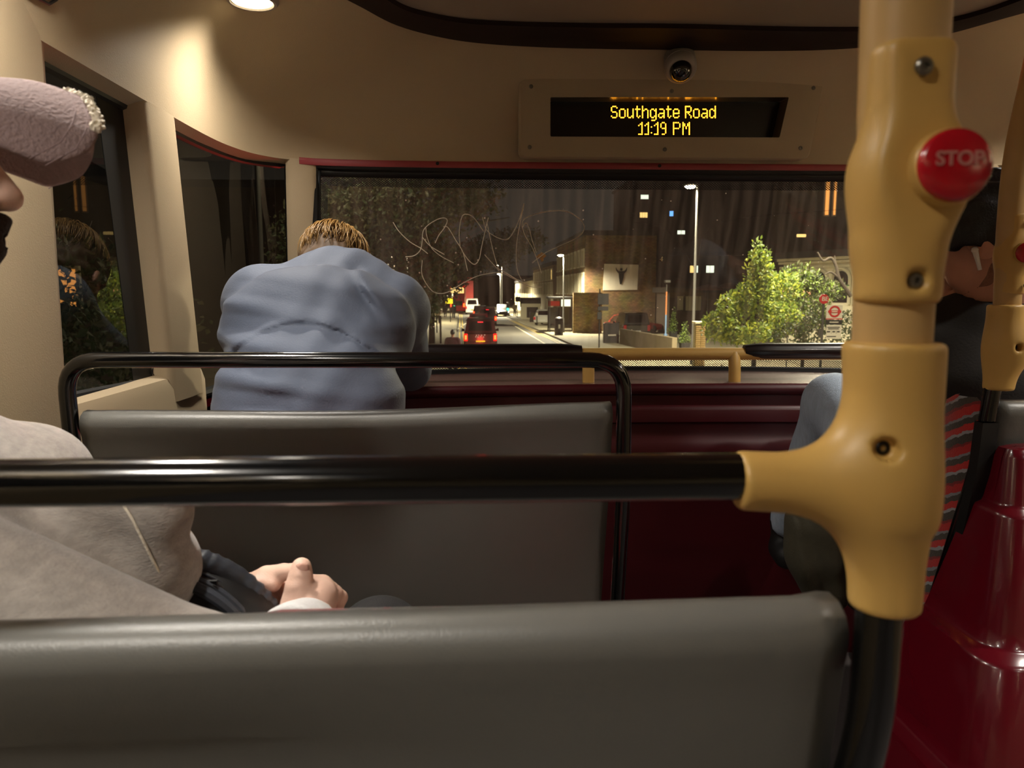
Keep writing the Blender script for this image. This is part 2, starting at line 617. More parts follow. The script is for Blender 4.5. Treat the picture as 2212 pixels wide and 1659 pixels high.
# ---------------------------------------------------------------- glass
def glass_mat(name, tint, dirt, dscale, refl=.04, streak=(1, 1, 1)):
    m = bpy.data.materials.new(name)
    m.use_nodes = True
    nt = m.node_tree
    N, L = nt.nodes, nt.links
    for nd in list(N):
        N.remove(nd)
    out = N.new('ShaderNodeOutputMaterial')
    tr = N.new('ShaderNodeBsdfTransparent')
    tr.inputs[0].default_value = tint
    gl = N.new('ShaderNodeBsdfGlossy')
    gl.inputs['Roughness'].default_value = 0.01
    lw = N.new('ShaderNodeLayerWeight')              # same reflection from both faces of the thin pane
    lw.inputs[0].default_value = .5
    pw = N.new('ShaderNodeMath')
    pw.operation = 'POWER'
    pw.inputs[1].default_value = 5.0
    L.new(lw.outputs['Facing'], pw.inputs[0])
    fr = N.new('ShaderNodeMath')
    fr.operation = 'MULTIPLY_ADD'
    fr.inputs[1].default_value = .75
    fr.inputs[2].default_value = refl
    L.new(pw.outputs[0], fr.inputs[0])
    mx = N.new('ShaderNodeMixShader')
    L.new(fr.outputs[0], mx.inputs[0])
    L.new(tr.outputs[0], mx.inputs[1])
    L.new(gl.outputs[0], mx.inputs[2])
    tl = N.new('ShaderNodeBsdfTranslucent')
    tl.inputs[0].default_value = (.75, .72, .62, 1)
    df = N.new('ShaderNodeBsdfDiffuse')
    df.inputs[0].default_value = (.6, .56, .48, 1)
    ad = N.new('ShaderNodeMixShader')
    ad.inputs[0].default_value = 0.4
    L.new(tl.outputs[0], ad.inputs[1])
    L.new(df.outputs[0], ad.inputs[2])
    tc = N.new('ShaderNodeTexCoord')
    mp = N.new('ShaderNodeMapping')
    mp.inputs['Scale'].default_value = streak
    L.new(tc.outputs['Object'], mp.inputs[0])
    n1 = N.new('ShaderNodeTexNoise')
    n1.inputs['Scale'].default_value = dscale
    n1.inputs['Detail'].default_value = 6
    L.new(mp.outputs[0], n1.inputs['Vector'])
    r1 = N.new('ShaderNodeMapRange')
    r1.inputs[1].default_value = .40
    r1.inputs[2].default_value = .75
    r1.inputs[3].default_value = dirt * .45
    r1.inputs[4].default_value = dirt * 1.5
    L.new(n1.outputs['Fac'], r1.inputs[0])
    vo = N.new('ShaderNodeTexVoronoi')               # dried specks
    vo.inputs['Scale'].default_value = 26
    L.new(tc.outputs['Object'], vo.inputs['Vector'])
    n2 = N.new('ShaderNodeTexNoise')
    n2.inputs['Scale'].default_value = 3.0
    L.new(tc.outputs['Object'], n2.inputs['Vector'])
    th = N.new('ShaderNodeMath')
    th.operation = 'MULTIPLY'
    th.inputs[1].default_value = .13
    L.new(n2.outputs['Fac'], th.inputs[0])
    ls = N.new('ShaderNodeMath')
    ls.operation = 'LESS_THAN'
    L.new(vo.outputs['Distance'], ls.inputs[0])
    L.new(th.outputs[0], ls.inputs[1])
    ml = N.new('ShaderNodeMath')
    ml.operation = 'MULTIPLY'
    ml.inputs[1].default_value = dirt * 5
    L.new(ls.outputs[0], ml.inputs[0])
    sm = N.new('ShaderNodeMath')
    sm.operation = 'ADD'
    L.new(r1.outputs[0], sm.inputs[0])
    L.new(ml.outputs[0], sm.inputs[1])
    mx2 = N.new('ShaderNodeMixShader')
    L.new(sm.outputs[0], mx2.inputs[0])
    L.new(mx.outputs[0], mx2.inputs[1])
    L.new(ad.outputs[0], mx2.inputs[2])
    L.new(mx2.outputs[0], out.inputs[0])
    M[name] = m
glass_mat('windscreen_glass', (.93, .93, .90, 1), .085, 3.0, .035, (14, 1, 1.2))
glass_mat('side_glass', (.40, .38, .34, 1), .014, 4.0, .06, (3, 3, 1))
def frit_mat():
    m = bpy.data.materials.new('frit_dots')
    m.use_nodes = True
    nt = m.node_tree
    N, L = nt.nodes, nt.links
    b = N['Principled BSDF']
    b.inputs['Base Color'].default_value = (.006, .006, .006, 1)
    b.inputs['Roughness'].default_value = .5
    uv = N.new('ShaderNodeUVMap')
    sep = N.new('ShaderNodeSeparateXYZ')
    L.new(uv.outputs[0], sep.inputs[0])
    def math_(op, a, bb=None, v=None):
        q = N.new('ShaderNodeMath')
        q.operation = op
        L.new(a, q.inputs[0])
        if bb is not None:
            L.new(bb, q.inputs[1])
        if v is not None:
            q.inputs[1].default_value = v
        return q.outputs[0]
    ua = math_('ADD', sep.outputs[0], sep.outputs[1])
    ub = math_('SUBTRACT', sep.outputs[0], sep.outputs[1])
    su = math_('SINE', math_('MULTIPLY', ua, v=PI / 1.0))
    sv = math_('SINE', math_('MULTIPLY', ub, v=PI / 1.0))
    pr = math_('ABSOLUTE', math_('MULTIPLY', su, sv))
    hole = math_('LESS_THAN', pr, v=.30)
    tr = N.new('ShaderNodeBsdfTransparent')
    mx = N.new('ShaderNodeMixShader')
    L.new(hole, mx.inputs[0])
    L.new(b.outputs[0], mx.inputs[1])
    L.new(tr.outputs[0], mx.inputs[2])
    L.new(mx.outputs[0], N['Material Output'].inputs[0])
    M['frit_dots'] = m
frit_mat()
def ws_top(x):
    d = (x - XB) / 1.03
    return V(x, 2.402 - .028 * abs(d) ** 4, 1.532)
def ws_bot(x):
    d = x - XB
    return V(x, 2.635 - .19 * d * d, .866)
def ws(x, t, push=0.0):                            # point of the windscreen; t 0 bottom .. 1 top; sides lean in a little
    xb = XB + (x - XB) * (1.035 - .035 * t)
    a, b = ws_bot(xb), ws_top(xb)
    p = a + (b - a) * t
    p.y -= push + .018 * math.sin(PI * t) * 0
    return p
WX0, WX1 = -.492, 2 * XB + .492
def xs(n):
    return [WX0 + (WX1 - WX0) * i / n for i in range(n + 1)]
win = thing('window_1', None, None, (XB, 2.5, .866))
struct(win, 'wide front windscreen of the upper deck')
m = MB()
m.grid([[ws(x, k / 12) for x in xs(40)] for k in range(13)])
m.build('glass', 'windscreen_glass', win, angle=180)
# black border printed on the glass: solid outer band, then dots
m = MB()
T1, T0, EX = .955, .045, .016
band = []
m.grid([[ws(x, t, .004) for x in xs(40)] for t in (T1, 1.0)])
m.grid([[ws(x, t, .004) for x in xs(40)] for t in (0, .028)])
for xa, xb_ in ((WX0, WX0 + EX), (WX1 - EX, WX1)):
    m.grid([[ws(xa + (xb_ - xa) * i / 2, k / 10, .0045) for i in range(3)] for k in range(11)])
m.build('border', 'rubber', win, solid=.002)
def frit_strip(name, f, nu, lu, rows_, parent):
    m = MB()
    m.grid([[f(i / nu, k / rows_) for i in range(nu + 1)] for k in range(rows_ + 1)])
    o = m.build(name, 'frit_dots', parent, angle=180)
    me = o.data
    uvl = me.uv_layers.new(name='UVMap')
    for poly in me.polygons:
        for li in poly.loop_indices:
            vi = me.loops[li].vertex_index
            i, k = vi % (nu + 1), vi // (nu + 1)
            uvl.data[li].uv = (i / nu * lu, k / rows_ * 4)
    return o
PITCHD = .0088
frit_strip('dot_print', lambda a, b: ws(WX0 + (WX1 - WX0) * a, T1 - .040 * (1 - b), .0035), 80, round((WX1 - WX0) / PITCHD), 4, win)
frit_strip('dot_print', lambda a, b: ws(WX0 + (WX1 - WX0) * a, .028 + .040 * b, .0035), 80, round((WX1 - WX0) / PITCHD), 4, win)
frit_strip('dot_print', lambda a, b: ws(WX0 + EX + .020 * b, .07 + .845 * a, .0035), 40, round(.6 / PITCHD), 4, win)
frit_strip('dot_print', lambda a, b: ws(WX1 - EX - .020 * b, .07 + .845 * a, .0035), 40, round(.6 / PITCHD), 4, win)
# rubber seal round the windscreen
m = MB()
loop = [ws(x, 1.0, .006) for x in xs(30)] + [ws(WX1, 1 - k / 10, .006) for k in range(1, 11)] + [ws(x, 0, .006) for x in reversed(xs(30))][1:] + [ws(WX0, k / 10, .006) for k in range(1, 10)]
m.tube(loop, .011, 8, closed=True)
m.build('seal', 'rubber', win)
# scratched tag on the inside of the glass
def on_ws(u, v, off=.007):
    lo, hi = 2.2, 2.8
    d = ray(u, v)
    for _ in range(40):
        y = (lo + hi) / 2
        p = CAM + d * (y / d.y)
        t = (p.z - .866) / (1.532 - .866)
        q = ws_bot(p.x) + (ws_top(p.x) - ws_bot(p.x)) * t
        if p.y < q.y - off:
            lo = y
        else:
            hi = y
    return CAM + d * (lo / d.y)
STROKES = [
    [(849, 480), (862, 500), (885, 522), (910, 537), (924, 548)],
    [(876, 555), (895, 552), (908, 540), (912, 520), (914, 500), (925, 486), (945, 474), (960, 471), (966, 477), (960, 492), (948, 508), (940, 525)],
    [(920, 492), (922, 510), (932, 535), (952, 553), (980, 568)],
    [(912, 512), (930, 532), (960, 550)],
    [(958, 490), (968, 492), (985, 520), (1000, 545), (1010, 585)],
    [(994, 535), (992, 500), (998, 468), (1010, 463), (1025, 472), (1045, 500)],
    [(1000, 545), (1012, 562), (1025, 571), (1035, 560), (1040, 535), (1050, 490), (1055, 470)],
    [(1042, 470), (1050, 495), (1068, 510), (1090, 518), (1102, 512), (1115, 490), (1125, 465), (1132, 440), (1124, 480), (1116, 530), (1117, 580), (1130, 612)],
    [(1052, 480), (1060, 520), (1070, 560), (1078, 585), (1072, 578), (1052, 556), (1047, 550)],
    [(1072, 578), (1100, 594), (1130, 612), (1150, 620), (1170, 620)],
    [(912, 562), (912, 595), (930, 625), (948, 634), (970, 630), (1000, 612), (1030, 597), (1062, 590), (1085, 590), (1105, 600), (1130, 612)],
    [(1128, 490), (1132, 474), (1155, 463), (1190, 456), (1225, 457), (1252, 473), (1262, 488), (1258, 503), (1240, 517), (1205, 533), (1180, 545)],
    [(1128, 490), (1135, 510), (1150, 535), (1160, 560), (1170, 590)],
    [(1128, 492), (1136, 482), (1142, 490), (1150, 520), (1158, 545)],
    [(1180, 545), (1160, 560), (1150, 568)],
]
for st in STROKES:
    m = MB()
    m.tube(smooth_path([on_ws(u, v) for u, v in st], 7), .0013, 5)
    m.build('scratch', 'scratch', win)
# side and quarter windows
def pane(nm, label, pts_top, pts_bot, inset_pairs, sticker=False):
    w = thing(nm, None, None, (pts_bot[0][0], pts_bot[0][1], pts_bot[0][2]))
    struct(w, label)
    a, b = smooth_path(pts_top, 5), smooth_path(pts_bot, 5)
    MB().grid([[p + (q - p) * (k / 6) for p, q in zip(b, a)] for k in range(7)]).build('glass', 'side_glass', w, angle=180)
    m = MB()
    lp = a + list(reversed(b))
    m.tube(lp, .013, 8, closed=True)
    m.build('seal', 'rubber', w)
    return w
for s in (-1, 1):
    fx = (lambda x: x) if s < 0 else (lambda x: 2 * XB - x)
    nm = 'left' if s < 0 else 'right'
    g = fx(XL - GX)
    pane('window_%d' % (2 if s < 0 else 3), 'dark side window beside the %s window post' % nm,
         [(g, 1.20, 1.535), (g, 1.45, 1.535), (g, 1.68, 1.535)], [(g, 1.20, .962), (g, 1.45, .955), (g, 1.76, .945)], None)
    # dark edge band on the glass next to the slanting post
    w = bpy.data.objects['window_%d' % (2 if s < 0 else 3)]
    MB().hexa([V(g, 1.60, .95), V(g + .001, 1.60, .95), V(g + .001, 1.73, .95), V(g, 1.73, .95), V(g, 1.52, 1.53), V(g + .001, 1.52, 1.53), V(g + .001, 1.64, 1.53), V(g, 1.64, 1.53)]).build('edge_band', 'rubber', w)
    pane('window_%d' % (4 if s < 0 else 5), 'curved quarter window at the %s front corner' % nm,
         [(g, 1.76, 1.535), (fx(-.722), 2.05, 1.535), (fx(-.68), 2.26, 1.535), (fx(-.575), 2.372, 1.535)], [(g, 1.84, .885), (fx(-.728), 2.10, .88), (fx(-.70), 2.33, .875), (fx(-.61), 2.47, .87)], None)
    pane('window_%d' % (6 if s < 0 else 7), 'long side window behind the broad %s post' % nm,
         [(g, -2.9, 1.535), (g, -1, 1.535), (g, 1.0, 1.535)], [(g, -2.9, .962), (g, -1, .962), (g, .98, .962)], None)
# small printed mark at the foot of the left side glass
m = MB()
for k in range(9):
    c = PX(329 + (k % 2) * 7, 806 + k * 5, XL - GX + .004)
    m.box(c, (.0012, .006, .0025 if k % 3 else .005))
c = PX(332, 802, XL - GX + .004)
m.tube([c + V(0, math.cos(a) * .006, math.sin(a) * .008) for a in [2 * PI * i / 14 for i in range(14)]], .001, 5, closed=True)
m.build('glass_mark', 'rubber', bpy.data.objects['window_2'])
# parapet under the windscreen
FRONT = mirror([(-.66, 1.86), (-.645, 1.93), (-.60, 2.03), (-.50, 2.10), (-.35, 2.145), (-.18, 2.165), (.2, 2.195), (.54, 2.205)])
FC = smooth_path([(x, y, 0) for x, y in FRONT], 5)
prof = [(.012, .872), (.0, .866), (-.004, .855), (0, .842), (.012, .836), (.012, .805), (.004, .800), (.0, .79), (.0, .755), (.012, .748), (.014, .70), (.006, .692), (.004, .66), (.02, .65), (.03, .55), (.03, .0)]
m = MB()
m.grid([[V(p.x + (d if p.x > XB else -d) * max(0, abs(p.x - XB) - .8) * 2, p.y + d, z) for p in FC] for (d, z) in prof])
struct(m.build('wall_front', 'maroon_panel', angle=50), 'glossy maroon ribbed panel below the windscreen')
m = MB()
rows = [[V(p.x, p.y + .012, .8715) for p in FC]]
far = []
for i, p in enumerate(FC):
    x = XB + (p.x - XB) * 1.06
    yb = ws_bot(x).y if abs(x - XB) < 1.07 else 2.40
    far.append(V(x, max(yb + .05, p.y + .05), .868))
rows.append([a * .5 + b * .5 for a, b in zip(rows[0], far)])
rows.append(far)
m.grid(rows)
struct(m.build('trim_9', 'shelf_wood', angle=180), 'brown grained ledge between the parapet and the windscreen')
# outer skin below the glass so that no light leaks in
m = MB()
m.grid([[V(x, y, z) for z in (-.2, .868)] for (x, y) in [(XL - .06, -3.05), (XL - .06, 1.9), (XL - .05, 2.15), (-.62, 2.46), (-.3, 2.55), (.1, 2.64), (XB, 2.68), (2 * XB - .1, 2.64), (2 * XB + .3, 2.55), (2 * XB + .62, 2.46), (XR + .05, 2.15), (XR + .06, 1.9), (XR + .06, -3.05)]])
struct(m.build('wall_outer', 'maroon', angle=180), 'red outer skin of the bus')
m = MB()
m.grid([[V(p[0], p[1], z) for z in (1.53, 1.97)] for p in [(XL - .06, -3.05), (XL - .06, 1.95), (-.66, 2.32), (-.5, 2.43), (.0, 2.46), (XB, 2.46), (1.08, 2.46), (1.58, 2.43), (1.74, 2.32), (XR + .06, 1.95), (XR + .06, -3.05)]])
m.box((XB, -.3, 1.97), (2.7, 5.6, .02))
struct(m.build('roof', 'maroon', angle=180), 'red roof of the bus')

# =================================================================== fittings
def screw(mb, c, r, nrm):
    mb.lathe([(r, 0), (r, r * .35), (r * .75, r * .6), (r * .35, r * .62), (r * .33, r * .25), (0.0001, r * .25)], c, nrm, 14)
def ceiling_lamp(x, y, label, zoff=0.0, k=1.0):
    l, r = V(XL, y, 0), V(-.34, y, 0)
    z = 1.842 + zoff
    t = thing('ceiling_light', label, 'ceiling light', (x, y, z), 'round ceiling lights of the bus')
    MB().lathe([(.062, .012), (.062, 0), (.056, -.006), (.050, -.006), (.048, .0), (.048, .012)], (x, y, z), n=32).build('rim', 'camera_shell', t)
    MB().lathe([(.047, .004), (.047, -.002), (.035, -.005), (.0001, -.006)], (x, y, z), n=32).build('lens', 'lens', t)
    ld = bpy.data.lights.new('lamp_light', 'AREA')
    ld.shape = 'DISK'
    ld.size = .09
    ld.energy = LAMP_W * k
    ld.color = (1.0, .93, .83)
    ld.spread = math.radians(130)
    lo = bpy.data.objects.new('lamp_light', ld)
    COL.objects.link(lo)
    lo.parent = t
    lo.location = (0, 0, -.012)
    return t
ceiling_lamp(-.526, 1.875, 'round white ceiling light cut by the top edge of the photo', -.010, .5)
for (x, y) in ((-.535, .92), (-.535, -.03), (-.535, -1.0), (-.535, -1.95), (2 * XB + .535, 1.86), (2 * XB + .535, .92), (2 * XB + .535, -.03), (2 * XB + .535, -1.0), (2 * XB + .535, -1.95)):
    ceiling_lamp(x, y, 'round white ceiling light over the %s, %s' % ('left seats' if x < XB else 'right seats', {1.86: 'nearest the windscreen', .92: 'above the second row', -.03: 'above the third row', -1.0: 'above the fourth row', -1.95: 'nearest the rear wall'}[y]), -.008 if y > 1.8 else 0, 1.1)

# next-stop display
def dome_pt(x, z):                                 # front dome surface
    i = min(range(len(LIPC)), key=lambda k: abs(LIPC[k].x - x) + (0 if LIPC[k].y > 2.2 else 9))
    l = V(x, LIPC[i].y, 0)
    j = min(range(len(RINGC)), key=lambda k: abs(RINGC[k].x - x) + (0 if RINGC[k].y > 2.05 else 9))
    r = V(x, RINGC[j].y, 0)
    lo, hi = 0.0, 1.0
    for _ in range(30):
        t = (lo + hi) / 2
        if cove(l, r, t).z < z:
            lo = t
        else:
            hi = t
    return cove(l, r, lo)
def ray_plane(u, v, p0, nrm):
    d = ray(u, v)
    return CAM + d * ((p0 - CAM).dot(nrm) / d.dot(nrm))
pa, pb = dome_pt(XB, 1.567), dome_pt(XB, 1.742)
DU = V(0, -.03, .999).normalized()                        # up along the panel
DN = V(0, -DU.z, DU.y).normalized()
if DN.y > 0:
    DN = -DN
D0 = V(XB, 2.318, 1.60)                                # panel front plane stands a little proud of the dome
disp = thing('destination_display', 'amber dot-matrix next-stop display reading Southgate Road 11:19 PM above the windscreen', 'display', tuple(pa))
def dp(u, v, off=0.0):
    return ray_plane(u, v, D0, DN) + DN * off
def rounded(poly, rad, n=5):
    out = []
    k = len(poly)
    for i in range(k):
        a, b, c = poly[i - 1], poly[i], poly[(i + 1) % k]
        p, q = b + (a - b).normalized() * rad, b + (c - b).normalized() * rad
        for j in range(n + 1):
            t = j / n
            out.append(p * (1 - t) ** 2 + b * 2 * t * (1 - t) + q * t * t)
    return out
outer = rounded([dp(1126, 170), dp(1779, 174), dp(1745, 342), dp(1125, 338)], .022, 5)      # 24 points
hole = [dp(1189, 210), dp(1704, 210), dp(1684, 297), dp(1189, 295)]
holeR = rounded(hole, .004, 5)
outer_out = [p + (p - (outer[0] + outer[12]) / 2).normalized() * .006 for p in outer]
m = MB()
m.grid([[p - DN * .05 for p in outer_out], [p - DN * .006 for p in outer_out], [p - DN * .0015 for p in outer], outer, holeR], closed=True)
m.build('bezel', 'bezel_cream', disp, angle=45)
M['recess_grey'].node_tree.nodes['Principled BSDF'].inputs['Coat Roughness'].default_value = .28
DEEP = .065
m = MB()
m.grid([holeR, [p - DN * DEEP for p in holeR]], closed=True)
m.build('recess', 'recess_grey', disp, angle=30)
scr = [p - DN * (DEEP - .001) for p in hole]
m = MB().prism([p + DU * (.006 if i < 2 else -.006) for i, p in enumerate(scr)], -DN * .02)
screen = m.build('screen', 'screen_black', disp, smooth=False)
m = MB()
for (u, v) in ((1147, 187), (1451, 197), (1757, 190), (1144, 318), (1436, 323), (1729, 320)):
    m2 = MB()
    screw(m2, dp(u, v), .0062, DN)
    m2.build('screw', 'steel', disp)
FONT = {
    'S': ".###./#...#/#..../#..../.###./....#/....#/#...#/.###.",
    'o': "...../...../.###./#...#/#...#/#...#/#...#/#...#/.###.",
    'u': "...../...../#...#/#...#/#...#/#...#/#...#/#..##/.##.#",
    't': ".#../.#../####/.#../.#../.#../.#../.#.#/..#.",
    'h': "#..../#..../#.##./##..#/#...#/#...#/#...#/#...#/#...#",
    'g': "...../...../.##.#/#..##/#...#/#...#/#...#/#..##/.##.#/....#/.###.",
    'a': "...../...../.###./....#/....#/.####/#...#/#..##/.##.#",
    'e': "...../...../.###./#...#/#...#/#####/#..../#...#/.###.",
    'R': "####./#...#/#...#/#...#/####./#.#../#..#./#...#/#...#",
    'd': "....#/....#/.##.#/#..##/#...#/#...#/#...#/#..##/.##.#",
    '1': "..#/.##/#.#/..#/..#/..#/..#/..#/###",
    ':': "./././#/./././#/.",
    '9': ".##./#..#/#..#/#..#/.###/...#/...#/...#/.##.",
    'P': "####./#...#/#...#/#...#/####./#..../#..../#..../#....",
    'M': "#...#/##.##/##.##/#.#.#/#.#.#/#...#/#...#/#...#/#...#",
    ' ': "../../../../../../../../..",
}
def led_line(text, u0, u1, v0, v1, name):
    cols = []
    x = 0
    pts = []
    for ch in text:
        rowsg = FONT[ch].split('/')
        w = max(len(r) for r in rowsg)
        for j, r in enumerate(rowsg):
            for i, c in enumerate(r):
                if c == '#':
                    pts.append((x + i, j))
        x += w + 1
    x -= 2
    m = MB()
    hh = [p - DN * (DEEP - .0015) for p in hole]
    pl = hh[0]
    pitch = None
    for (i, j) in pts:
        u = u0 + (u1 - u0) * i / x
        v = v0 + (v1 - v0) * j / 8.0
        c = ray_plane(u, v, pl, DN)
        r = .0019
        ax = V(1, 0, 0)
        vs = [c + (ax * math.cos(a) + DU * math.sin(a)) * r + DN * .0006 for a in [2 * PI * k / 8 for k in range(8)]]
        vs2 = [c + (ax * math.cos(a) + DU * math.sin(a)) * r for a in [2 * PI * k / 8 for k in range(8)]]
        m.add(vs + vs2, [tuple(range(8))] + [(k, (k + 1) % 8, 8 + (k + 1) % 8, 8 + k) for k in range(8)])
    o = m.build(name, 'led_amber', screen, smooth=False)
    tag(o, 'glowing amber dot letters reading ' + text)
    o['kind'] = 'stuff'
led_line('Southgate Road', 1321, 1545, 230, 254, 'lettering')
led_line('11:19 PM', 1380, 1489, 265, 290, 'lettering')
# security camera dome under the ring
cd = P(1470, 146, 2.225)
c0 = cd
nrm = V(-.12, -.72, -.68).normalized()
sec = thing('security_camera', 'small grey dome security camera on the ceiling above the display', 'camera', tuple(c0))
base = cd - nrm * .022
MB().lathe([(.046, -.030), (.047, .004), (.0465, .010), (.0450, .011), (.0450, .014), (.047, .016), (.046, .028), (.041, .038), (.034, .042)], base, nrm, 32).build('housing', 'camera_shell', sec)
prof = [(.034, .0)] + [(.033 * math.cos(a), .033 * math.sin(a)) for a in [PI / 2 * k / 8 for k in range(8)]] + [(.0005, .033)]
lens = MB().lathe(prof, base + nrm * .036, nrm, 28).build('dome_lens', 'camera_glass', sec)
for (a, b) in ((-.009, .004), (.009, .003), (0, -.008)):
    MB().lathe([(.004, 0), (.003, .003), (.0005, .004)], base + nrm * .064 + V(a, 0, b), nrm, 10).build('infrared_lamp', 'steel', lens)
# screw holes in the coving soffit
# =================================================================== seats, rails, poles
def moquette():
    m = bpy.data.materials.new('moquette')
    m.use_nodes = True
    nt = m.node_tree
    N, L = nt.nodes, nt.links
    b = N['Principled BSDF']
    b.inputs['Roughness'].default_value = .95
    b.inputs['Sheen Weight'].default_value = .3
    tc = N.new('ShaderNodeTexCoord')
    sp = N.new('ShaderNodeSeparateXYZ')
    ns = N.new('ShaderNodeTexNoise')
    ns.inputs['Scale'].default_value = 60
    L.new(tc.outputs['Object'], ns.inputs['Vector'])
    L.new(tc.outputs['Object'], sp.inputs[0])
    a = N.new('ShaderNodeMath')
    a.operation = 'MULTIPLY_ADD'
    a.inputs[1].default_value = .012
    L.new(ns.outputs['Fac'], a.inputs[0])
    sl = N.new('ShaderNodeMath')
    sl.operation = 'MULTIPLY_ADD'
    sl.inputs[1].default_value = .45
    L.new(sp.outputs[1], sl.inputs[0])
    L.new(sp.outputs[2], sl.inputs[2])
    L.new(sl.outputs[0], a.inputs[2])
    fr = N.new('ShaderNodeMath')
    fr.operation = 'MULTIPLY'
    fr.inputs[1].default_value = 1 / .068
    L.new(a.outputs[0], fr.inputs[0])
    fc = N.new('ShaderNodeMath')
    fc.operation = 'FRACT'
    L.new(fr.outputs[0], fc.inputs[0])
    rp = N.new('ShaderNodeValToRGB')
    rp.color_ramp.interpolation = 'CONSTANT'
    cols = [(0, (168, 34, 30)), (.22, (120, 28, 26)), (.30, (60, 54, 46)), (.50, (140, 140, 142)), (.58, (172, 36, 30)), (.76, (62, 56, 48)), (.92, (120, 120, 122))]
    while len(rp.color_ramp.elements) < len(cols):
        rp.color_ramp.elements.new(.5)
    for e, (p, c) in zip(rp.color_ramp.elements, cols):
        e.position = p
        e.color = lin(*c)
    L.new(fc.outputs[0], rp.inputs[0])
    L.new(rp.outputs[0], b.inputs['Base Color'])
    bp = N.new('ShaderNodeBump')
    bp.inputs['Strength'].default_value = .5
    bp.inputs['Distance'].default_value = .002
    n2 = N.new('ShaderNodeTexNoise')
    n2.inputs['Scale'].default_value = 500
    L.new(tc.outputs['Object'], n2.inputs['Vector'])
    L.new(n2.outputs['Fac'], bp.inputs['Height'])
    L.new(bp.outputs[0], b.inputs['Normal'])
    M['moquette'] = m
moquette()
SHELL = [(.040, .930), (.034, .950), (.024, .961), (.008, .967), (-.004, .966), (-.012, .961), (-.016, .953), (-.0155, .944), (-.012, .930), (-.008, .905), (-.004, .88), (.004, .84), (.018, .78), (.040, .70), (.066, .60), (.10, .46), (.112, .42)]
def make_seat(label, xl, xr, y, rail_pts, rail_r, wav=1.0, zo=0.0):
    t = thing('bus_bench', label, 'bench', ((xl + xr) / 2, y + .3, 0))
    xc = (xl + xr) / 2
    nx = 44
    rows = []
    for (dy, z) in SHELL:
        row = []
        for i in range(nx + 1):
            q = i / nx
            x = xl + (xr - xl) * q
            e = min(q, 1 - q)
            edge = max(0, 1 - e / .008) ** 2
            sag = -.010 * math.sin(PI * q) ** 2 * (1 if z > .9 else 0) * wav
            hollow = .020 * math.sin(PI * q) ** 2 * math.exp(-((z - .83) / .085) ** 2) + .018 * math.sin(PI * q) ** 2
            row.append(V(x, y + dy + hollow + edge * .006, z + sag + zo + (.008 * (q - .5))))
        rows.append(row)
    MB().grid(rows).build('shell', 'seat_grey', t, angle=70, solid=.004)
    # upholstered backrests (two places) and cushions
    for k in range(2):
        a = xl + .02 + (xr - xl - .04) * k / 2 + .004
        b = a + (xr - xl - .04) / 2 - .008
        rr = []
        for (dy, z, th) in ((.045, .88, .006), (.05, .905, .02), (.06, .913, .0), (.085, .908, 0), (.105, .89, 0), (.115, .85, 0), (.125, .75, 0), (.15, .62, 0), (.18, .50, 0)):
            rr.append([V(a + (b - a) * i / 14, y + dy + .02 + (.018 if 2 <= i <= 12 else (.006 if i in (1, 13) else 0)) * (1 if z < .94 else .2), z - (.02 if i in (0, 14) and z > .93 else 0)) for i in range(15)])
        MB().grid(rr).build('backrest', 'moquette', t, angle=180, solid=.006)
        m = MB()
        m.box(((a + b) / 2, y + .40, .44), (b - a, .42, .09))
        m.build('cushion', 'moquette', t, bevel=.03, segs=3)
    for sx in (xl + .12, xr - .10):
        MB().tube(fillet([V(sx, y + .55, .40), V(sx, y + .30, .38), V(sx, y + .28, .0)], .05), .02, 10).build('leg', 'rail_black', t)
    MB().box((xc, y + .38, .385), (xr - xl - .06, .36, .02)).build('base_pan', 'dark_steel', t, bevel=.004)
    for path in rail_pts:
        MB().tube(path, rail_r, 16).build('grab_rail', 'rail_black', t)
    return t
# front left seat (its back faces us, black hoop over it)
y1 = 1.172
hoop = fillet([V(-.600, y1 + .12, .42), V(-.634, y1 + .005, .80), V(-.634, y1 - .007, 1.046), V(.234, y1 - .007, 1.042), V(.238, y1 + .0, .82), V(.250, y1 + .12, .42)], .055, 8)
make_seat('grey-backed double seat under the hunched man, its low black hoop rail complete', -.615, .216, y1, [hoop], .0125)
# seat right in front of the camera
y0 = .410
path = [V(-.64, y0 + .12, .40), V(-.66, y0 + .01, .86), V(-.66, y0 - .010, 1.049), V(.162, y0 - .010, 1.047)]
low = fillet([V(.2325, y0 - .010, .985), V(.2335, y0 - .008, .885), V(.231, y0 + .055, .72), V(.230, y0 + .14, .40)], .10, 8)
make_seat('nearest grey-backed double seat, filling the bottom of the photo', -.64, .2195, y0 + .010, [fillet(path, .05, 8), low], .0132, zo=-.0095)
# front right seat
y2 = 1.205
xr2 = 2 * XB + .64
pathr = fillet([V(.862, y2 + .14, .42), V(.868, y2 + .01, .86), V(.874, y2 + .0, 1.0)], .08, 6)
pathr2 = fillet([V(.90, y2 - .004, 1.045), V(xr2 + .02, y2 - .004, 1.049), V(xr2 + .02, y2 + .01, .8), V(xr2, y2 + .12, .42)], .05, 8)
s3 = make_seat('front right double seat with red and grey striped upholstery, beside the maroon housing', .885, xr2, y2 + .012, [pathr, pathr2], .0135)
